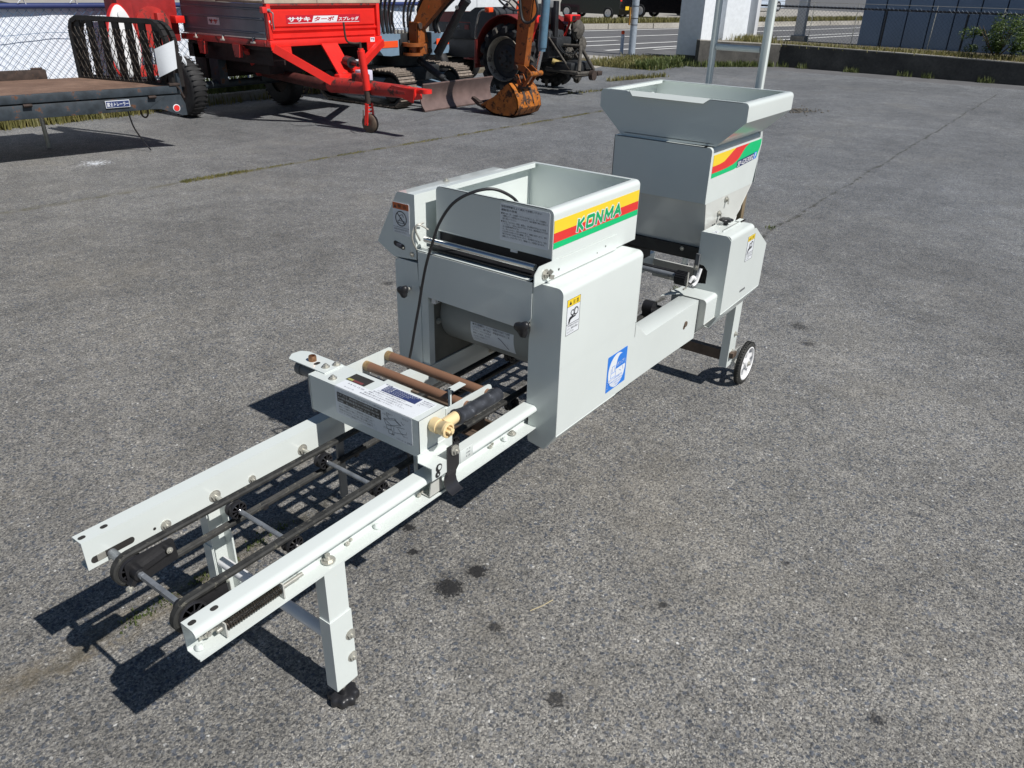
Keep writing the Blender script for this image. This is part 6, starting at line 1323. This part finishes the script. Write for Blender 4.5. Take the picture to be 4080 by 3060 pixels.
# ---------------------------------------------------------------- right boundary
wl0 = thing('retaining_wall', 'low dark stained concrete retaining wall along the right rear', 'wall', (16.05, 1.5, 0))
WO = (16.05, 1.5, 0)
wallpts = [(14.62, 5.72), (15.25, 5.30), (16.02, 4.62), (16.02, 2.48), (16.02, .34), (16.0, -8)]
hts = [.475, .44, .405, .385, .345, .30]
m_ = MB(WO); A = []
for i, (p, h) in enumerate(zip(wallpts, hts)):
    p = Vector((p[0], p[1], 0))
    d0 = (Vector((*wallpts[min(i + 1, 5)], 0)) - Vector((*wallpts[max(i - 1, 0)], 0))).normalized(); nrm_ = Vector((-d0.y, d0.x, 0))
    if nrm_.x < 0: nrm_ = -nrm_
    A.append([p, p + nrm_ * .12, p + nrm_ * .12 + Vector((0, 0, h)), p + Vector((0, 0, h))])
m_.loft(A); m_.build('wall_body', CONCD, wl0)
m_ = MB(WO); m_.loft([[a[3] + Vector((-.006, 0, -.012)), a[2] + Vector((0, 0, -.012)), a[2] + Vector((0, 0, .004)), a[3] + Vector((-.006, 0, .004))] for a in A]); m_.build('wall_cap', CONC, wl0)
# planted bank behind it
m_ = MB(); m_.loft([[Vector((14.72, 5.76, -.3)), Vector((14.72, 5.76, .43)), Vector((15.9, 6.4, .42)), Vector((16.9, 6.3, .40)), Vector((17.0, 6.3, -.3))], [Vector((16.10, 4.66, -.3)), Vector((16.10, 4.66, .385)), Vector((16.8, 4.8, .40)), Vector((18.1, 5.0, .38)), Vector((18.2, 5.0, -.3))], [Vector((16.12, -8, -.3)), Vector((16.12, -8, .29)), Vector((17.2, -8, .35)), Vector((18.2, -8, .35)), Vector((18.3, -8, -.3))]]); tag(m_.build('planted_bank', EARTH), kind='structure')
m_ = MB(); blades(m_, strip(8000, 16.35, 4.7, 16.5, -6, .14, .36), .02, .11, .007); blades(m_, strip(2500, 16.0, 5.0, 17.6, 6.6, .2, .38), .05, .18, .008); stuff('bank_grass', m_, GRASS, 'sunlit grass on top of the retaining wall', 'grass')
m_ = MB(); blades(m_, strip(1700, 15.97, 4.6, 15.96, -2, .02, 0, .55), .02, .13, .005); blades(m_, strip(700, 14.5, 5.75, 15.9, 4.7, .05, 0), .03, .14, .010); stuff('wall_foot_weeds', m_, GRASS2, 'scattered weeds at the foot of the retaining wall', 'weeds')
m_ = MB(); blades(m_, [(rnd.uniform(13.1, 15.6), 6.9 + rnd.gauss(0, .34) , .0) for _ in range(6500)], .02, .11, .008); stuff('island_grass', m_, GRASS, 'dry yellow green grass patch at the foot of the white gate pillar', 'grass')
m_ = MB(); blades(m_, [(rnd.uniform(13.2, 14.9), 6.15 + rnd.gauss(0, .12), .0) for _ in range(1400)], .06, .19, .012, 1.3); stuff('broad_leaf_weeds', m_, GRASS2, 'broad green weeds in front of the white gate pillar', 'weeds')
# white gate pillar
pl = thing('gate_pillar', 'wide white painted gate pillar with rough left face at the end of the wall', 'pillar', (15.6, 6.6, 0)); PO = (15.6, 6.6, 0)
m_ = MB(PO); m_.prism([(15.30, 6.52), (15.30, 6.02), (16.0, 6.02), (16.0, 6.52)], 'z', .14, 1.45); 
PWH = M('white_masonry_paint', (.72, .76, .80), .7, var=.05, bump=.8, bscale=30); m_.build('pillar_body', PWH, pl)
m_ = MB(PO); m_.prism([(15.31, 6.51), (15.31, 6.03), (15.99, 6.03), (15.99, 6.51)], 'z', 0, .138); m_.build('pillar_base', CONCD, pl)
m_ = MB(PO); m_.prism([(16.0, 6.45), (16.0, 5.85), (16.7, 5.6), (16.7, 6.3)], 'z', .30, 1.45); m_.build('rear_pillar_body', PWH, pl)
m_ = MB((15.05, 5.95, 0)); m_.cyl((15.05, 5.92, 0), (15.05, 5.92, .40), .035, 12); o = m_.build('gate_stop_post', M('rusty_brown_post', (.10, .06, .05), .6, var=.2)); o.location = (15.05, 5.95, 0); tag(o, 'short rusty brown post in front of the white gate pillar', 'post')
# utility pole and delineator
m_ = MB((16.09, 7.97, 0)); m_.cyl((16.09, 7.97, 0), (16.09, 7.97, 6), .075, 20); 
up = m_.build('sign_pole', M('galvanised_pole', (.42, .48, .55), .45, metal=.3, var=.1)); up.location = (16.09, 7.97, 0); tag(up, 'tall grey steel pole with black bands standing by the road', 'pole')
for z, h in ((.60, .012), (.73, .012), (.97, .012)):
    m_ = MB((16.09, 7.97, 0)); m_.cyl((16.09, 7.97, z), (16.09, 7.97, z + h), .079, 20); m_.build('pole_band', BLACK, up)
m_ = MB((16.09, 7.97, 0)); m_.box(15.99, 16.03, 8.03, 8.06, .60, .95); m_.build('reflector_strip', M('ochre_reflector', (.5, .25, .06), .4), up)
m_ = MB((16.15, 8.26, 0)); m_.cyl((16.15, 8.26, 0), (16.15, 8.26, .40), .042, 16, .035); dl_ = m_.build('road_delineator', M('pale_blue_plastic', (.45, .52, .62), .5)); dl_.location = (16.15, 8.26, 0); tag(dl_, 'short pale grey delineator post with orange cap left of the pole', 'bollard')
m_ = MB((16.15, 8.26, 0)); m_.sphere((16.15, 8.26, .44), .040, 8); m_.cyl((16.15, 8.26, .40), (16.15, 8.26, .44), .036, 14); m_.build('cap', REFL, dl_)
m_ = MB((16.15, 8.26, 0)); m_.cyl((16.15, 8.26, .33), (16.15, 8.26, .37), .044, 16); m_.build('reflective_band', PAPER, dl_)
# two white carport style posts on the bank
for i, (x, y, lab) in enumerate(((17.75, 4.86, 'slanting white square post on the grass bank nearer the dark building'), (16.75, 5.55, 'white square post directly right of the gate pillar'))):
    m_ = MB((x, y, .38)); m_.box(x - .09, x + .09, y - .09, y + .09, .50, 2.6, .004); o = m_.build('white_post', M('white_steel_post%d' % i, (.72, .74, .78), .4, var=.03)); o.location = (x, y, .38); tag(o, lab, 'post')
    m_ = MB((x, y, .38)); m_.box(x - .14, x + .14, y - .16, y + .14, .30, .50, .01); m_.build('footing', CONC, o)
# chain link fence on the bank
f2 = thing('bank_fence', 'black railed chain link fence on the bank in front of the blue grey building', 'fence', (15.0, 0, .38)); F2 = (16.9, 0, .38); f2.location = F2
def g2(): return MB(F2)
XF = 16.9
def zt_(y): return 1.02
m_ = g2(); m_.cyl((XF, 5.6, 1.065), (XF, -7, 1.065), .018, 8); m_.build('top_rail', INK, f2)
m_ = g2(); m_.cyl((XF, 5.6, 1.15), (XF, -7, 1.15), .004, 6); m_.build('line_wire', STEEL, f2)
for y in (5.2, 4.4, 3.55, 3.0, 2.15, 1.60, 1.05, .45, -.3, -1.2, -2.4, -4):
    thin = y in (4.4, 3.55, 2.15, 1.05)
    m_ = g2(); m_.cyl((XF, y, .38), (XF + (.05 if thin else 0), y, 1.16 if thin else 1.065), .008 if thin else .020, 8); m_.build('fence_post', STEEL if thin else INK, f2)
m_ = g2(); chainlink(m_, -5.4, 6.8, .44, 1.13, lambda x, z, o: (XF - .02 + o, -x, z), .07, .0022); tag(m_.build('chain_link_mesh', M('dull_wire', (.07, .12, .18), .5, var=.2), f2), kind='stuff')
# blue grey metal building
bl2 = thing('metal_clad_building', 'blue grey building clad in vertical metal panels behind the right fence', 'building', (20, 0, .35))
CLAD = M('blue_grey_cladding', (.19, .26, .38), .5, var=.06, vscale=1.5)
yy = 3.62; k = 0
while yy > -9:
    y2 = yy - .42; m_ = MB((20, 0, .35)); m_.box(17.62, 17.66, y2 + .012, yy - .012, .36, 4.2); m_.build('cladding_panel', CLAD, bl2); 
    yy = y2; k += 1
m_ = MB((20, 0, .35)); m_.box(17.66, 24, -9, 3.6, .36, 4.2); m_.build('wall_core', M('dark_joint', (.03, .045, .07), .6), bl2)
# shrub
sh = thing('shrub', 'bushy green shrub growing in front of the fence at the far right', 'shrub', (16.55, .95, .36)); SHO = (16.55, .95, .36)
m_ = MB(SHO)
for k in range(9): a = rnd.uniform(0, 6.28); m_.tube([(16.55, .95, .36), (16.55 + .15 * math.cos(a), .95 + .2 * math.sin(a), .6), (16.55 + .25 * math.cos(a), .95 + .4 * math.sin(a), .88)], [.014, .009, .004], 5)
m_.build('stem', M('shrub_stem', (.09, .06, .035), .8), sh)
m_ = MB(SHO); cl = [(rnd.gauss(16.5, .14), rnd.gauss(.90, .26), rnd.uniform(.45, .98), rnd.uniform(.06, .13)) for _ in range(46)]
for (cx, cy, cz, r) in cl:
    if cz > .78 and abs(cy - .9) > .32: continue
    for _ in range(95):
        d = Vector((rnd.gauss(0, 1), rnd.gauss(0, 1), rnd.gauss(0, 1))).normalized() * r * rnd.uniform(.5, 1.1); c = Vector((cx, cy, cz)) + d
        u = Vector((rnd.gauss(0, 1), rnd.gauss(0, 1), rnd.gauss(0, .6))).normalized(); v = u.orthogonal().normalized(); s = rnd.uniform(.014, .026)
        q = [m_.bm.verts.new(p) for p in (c - u * s, c + v * s * .5, c + u * s, c - v * s * .5)]; m_.bm.faces.new(q)
tag(m_.build('foliage', LEAF, sh, None, 180), kind='stuff')
# ---------------------------------------------------------------- road and beyond
m_ = MB(); m_.prism([(15.2, -60), (200, -60), (200, 200), (15.2, 200)], 'z', -.4, -.004); tag(m_.build('road', ROAD), kind='structure')
m_ = MB(); m_.face([(11.5, 6.6, .003), (15.2, 7.4, .003), (15.2, 12, .003), (11.9, 9.5, .003)]); tag(m_.build('entrance_slab', CONC), kind='structure')
def stripe(a, b, w):
    a, b = Vector((*a, .006)), Vector((*b, .006)); d = (b - a).normalized(); n_ = Vector((-d.y, d.x, 0)) * w
    m_ = MB(); m_.face([a - n_, b - n_, b + n_, a + n_]); tag(m_.build('road_marking', LINE), kind='structure')
def ext(a, b, e0, e1): a, b = Vector(a), Vector(b); d = (b - a).normalized(); return tuple(a - d * e0), tuple(b + d * e1)
stripe(*ext((23.0, 13.9), (28.3, 12.7), 8, 30), .11); stripe(*ext((19.8, 11.86), (24.78, 10.94), 6, 30), .09); stripe((18.58, 10.96), (20.2, 10.67), .08); stripe(*ext((17.25, 10.07), (21.35, 9.33), 4, 20), .08); stripe(*ext((16.62, 8.95), (19.6, 8.52), 0, 20), .08); stripe((17.9, 8.35), (24, 7.6), .06)
kd = Vector((28.9, 12.95, 0)) - Vector((23.55, 14.5, 0)); kd.normalize(); kn = Vector((-kd.y, kd.x, 0))
if kn.y < 0: kn = -kn
A = Vector((23.55, 14.55, 0)) - kd * 14; Bq = Vector((28.9, 13.05, 0)) + kd * 26
for k in range(20):
    a = A + (Bq - A) * (k / 20) + kd * .02; c_ = A + (Bq - A) * ((k + 1) / 20) - kd * .02
    m_ = MB(); m_.loft([[a, a + kn * .18, a + kn * .18 + Vector((0, 0, .17)), a + Vector((0, 0, .17))], [c_, c_ + kn * .18, c_ + kn * .18 + Vector((0, 0, .17)), c_ + Vector((0, 0, .17))]]); tag(m_.build('kerb_stone', CONC), kind='structure')
m_ = MB(); m_.loft([[A + kn * .18, A + kn * .18 + Vector((0, 0, .16)), A + kn * 1.6 + Vector((0, 0, .20)), A + kn * 1.6], [Bq + kn * .18, Bq + kn * .18 + Vector((0, 0, .16)), Bq + kn * 1.6 + Vector((0, 0, .20)), Bq + kn * 1.6]]); tag(m_.build('verge', EARTH), kind='structure')
m_ = MB(); pts = []
for _ in range(16000): t = rnd.uniform(.12, .95); q = A + (Bq - A) * t + kn * rnd.uniform(.25, 1.5); pts.append((q.x, q.y, .17))
blades(m_, pts, .05, .20, .014); stuff('verge_grass', m_, GRASS, 'strip of grass between the kerb and the car park across the road', 'grass')
m_ = MB(); a = A + kn * 1.6; b2 = Bq + kn * 1.6; m_.prism([tuple(p[:2]) for p in (a, b2, b2 + kn * 120, a + kn * 120)], 'z', -.2, .215); tag(m_.build('car_park_ground', CONC), kind='structure')
# cars (local: front towards +y, left side faces -x)
WHL = M('silver_wheel', (.6, .6, .62), .3, metal=.7)
GLASS = M('dark_car_glass', (.01, .012, .015), .08, spec=.8)
def car(label, x, y, z, s, paint, prof, rz=0.0, group='cars parked across the road'):
    t = thing('parked_car', label, 'car', (x, y, z), rz, group)
    W = 1.46 * s; hw = W / 2
    P = [(a * s, b * s) for a, b in prof]
    rings = []
    m_ = MB()
    for fx, k in ((-hw, .93), (-hw + .05 * s, 1.0), (hw - .05 * s, 1.0), (hw, .93)):
        rings.append([Vector((fx * (1 - .10 * max(0, (b / s - .85))), a, .2 * s + (b - .2 * s) * (1 if k == 1 else .985))) for a, b in P])
    m_.loft(rings); m_.build('body', paint, t, None, 30)
    for yy_ in (.62, 3.0):
        for sx_ in (-1, 1):
            m_ = MB(); wheel_part(m_, (sx_ * (hw - .06 * s), yy_ * s, .28 * s), (1, 0, 0), .28 * s, .16 * s, 24, .6); w_ = m_.build('wheel', TYRE, t)
            m_ = MB(); m_.lathe((sx_ * (hw - .05 * s), yy_ * s, .28 * s), (sx_, 0, 0), [(.001, .02), (.17 * s, .02), (.18 * s, .055 * s), (.17 * s, .06 * s), (.12 * s, .05 * s), (.001, .06 * s)], 16); m_.build('hubcap', WHL, w_)
            m_ = MB()
    m_ = MB(); m_.box(-.17 * s, .17 * s, -.012, .004, .42 * s, .58 * s); m_.build('number_plate', M('yellow_plate', (.85, .55, .03), .4), t)
    for sx_ in (-1, 1): m_ = MB(); m_.box(sx_ * hw * .86 - .07 * s, sx_ * hw * .86 + .07 * s, -.01, .03, .80 * s, 1.2 * s); m_.build('tail_lamp', RED, t)
    m_ = MB(); m_.box(-hw * .8, hw * .8, .03, .05, .98 * s, 1.42 * s); m_.build('rear_window', GLASS, t)
    for y0_, y1_ in ((.35, 1.1), (1.2, 2.0), (2.1, 2.6)): m_ = MB(); m_.box(-hw * .985 - .004, -hw * .985 + .02, y0_ * s, y1_ * s, .95 * s, 1.35 * s); m_.build('side_window', GLASS, t)
    return t
BOXP = [(.02, .22), (.0, .45), (.0, .95), (.10, 1.50), (.40, 1.58), (2.0, 1.58), (2.75, 1.05), (3.30, .90), (3.40, .60), (3.38, .24)]
VANP = [(.02, .22), (.0, .5), (.03, 1.2), (.10, 1.75), (.4, 1.84), (2.4, 1.84), (3.0, 1.15), (3.35, .95), (3.42, .55), (3.38, .22)]
K_ = M('black_car_paint', (.006, .006, .008), .15, var=.1, coat=.6); K2 = M('dark_brown_black_car_paint', (.010, .008, .009), .15, var=.1, coat=.6)
car('black small car with round silver wheels left of the grey pole', 28.15, 14.85, .22, .78, K_, BOXP)
car('dark tall van with yellow plate right of the grey pole', 31.55, 13.0, .22, .92, K2, VANP)
car('black car half hidden behind the white gate pillar', 35.6, 13.55, .22, .8, K_, BOXP)
car('pale blue silver van far behind the fence', 50.0, 17.0, .22, 1.0, M('pale_blue_car_paint', (.45, .52, .62), .25, coat=.4), VANP, R_(75))
car('magenta small car beyond the left fence', 10.6, 28.0, .06, .9, M('magenta_car_paint', (.35, .03, .12), .25, coat=.4), BOXP, R_(55))
m_ = MB((28.3, 19.6, .22)); 
cn = thing('traffic_cone', 'orange traffic cone on the far car park', 'traffic cone', (28.2, 20.0, .22))
m_ = MB((28.2, 20.0, .22)); m_.cyl((28.2, 20.0, .24), (28.2, 20.0, .72), .13, 16, .03); m_.build('cone', REFL, cn); m_ = MB((28.2, 20.0, .22)); m_.box(28.0, 28.4, 19.8, 20.2, .22, .25); m_.build('base', REFL, cn); m_ = MB((28.2, 20.0, .22)); m_.cyl((28.2, 20.0, .42), (28.2, 20.0, .55), .086, 16, .062); m_.build('white_band', PAPER, cn)
# white board behind the tractor
wb = thing('white_panel_wall', 'plain white panel wall behind the tractor', 'wall', (12.2, 9.3, 0)); 
for k in range(4):
    m_ = MB((12.2, 9.3, 0)); m_.box(9.42 + k * .94, 9.42 + k * .94 + .93, 9.28, 9.32, .80, 2.4, .004); m_.build('wall_panel', PWH, wb)
for x in (9.46, 11.3, 13.1): m_ = MB((12.2, 9.3, 0)); m_.box(x, x + .06, 9.33, 9.39, 0, 2.4); m_.build('panel_post', STEEL, wb)

# ---------------------------------------------------------------- small litter on the yard
m_ = MB()
for _ in range(650):
    x, y = rnd.uniform(-.2, 4.5), rnd.uniform(-1.3, 3.2); s = rnd.uniform(.0012, .0032)
    p = Vector((x, y, s * .3)); a = rnd.uniform(0, 6.28)
    v = [m_.bm.verts.new(p + Vector((math.cos(a + k * 1.57) * s * rnd.uniform(.7, 1.3), math.sin(a + k * 1.57) * s * rnd.uniform(.7, 1.3), -s * .3))) for k in range(4)]; t_ = m_.bm.verts.new(p + Vector((0, 0, s * .8)))
    for k in range(4): m_.bm.faces.new((v[k], v[(k + 1) % 4], t_))
stuff('loose_grit', m_, M('pale_grit', (.38, .36, .32), .8, var=.4, vscale=3), 'tiny loose stones scattered over the asphalt', 'grit')
m_ = MB()
for _ in range(130):
    x, y = 9.98 + rnd.gauss(0, .20), 2.2 + rnd.gauss(0, .12); s = rnd.uniform(.004, .013)
    m_.obox((x, y, s * .4), (math.cos(x * 99), math.sin(x * 99), 0), (-math.sin(x * 99), math.cos(x * 99), 0), (0, 0, 1), s, s * .6, s * .45)
stuff('dried_mud_crumbs', m_, MUD, 'patch of dried mud crumbs right of the rear hopper', 'mud')
m_ = MB(); m_.tube([(.735, -.185, .003), (.765, -.200, .005), (.80, -.208, .003)], .0011, 5); o = m_.build('straw', M('pale_straw', (.5, .42, .25), .7)); tag(o, 'short pale straw lying on the asphalt below the oil drips', 'straw')
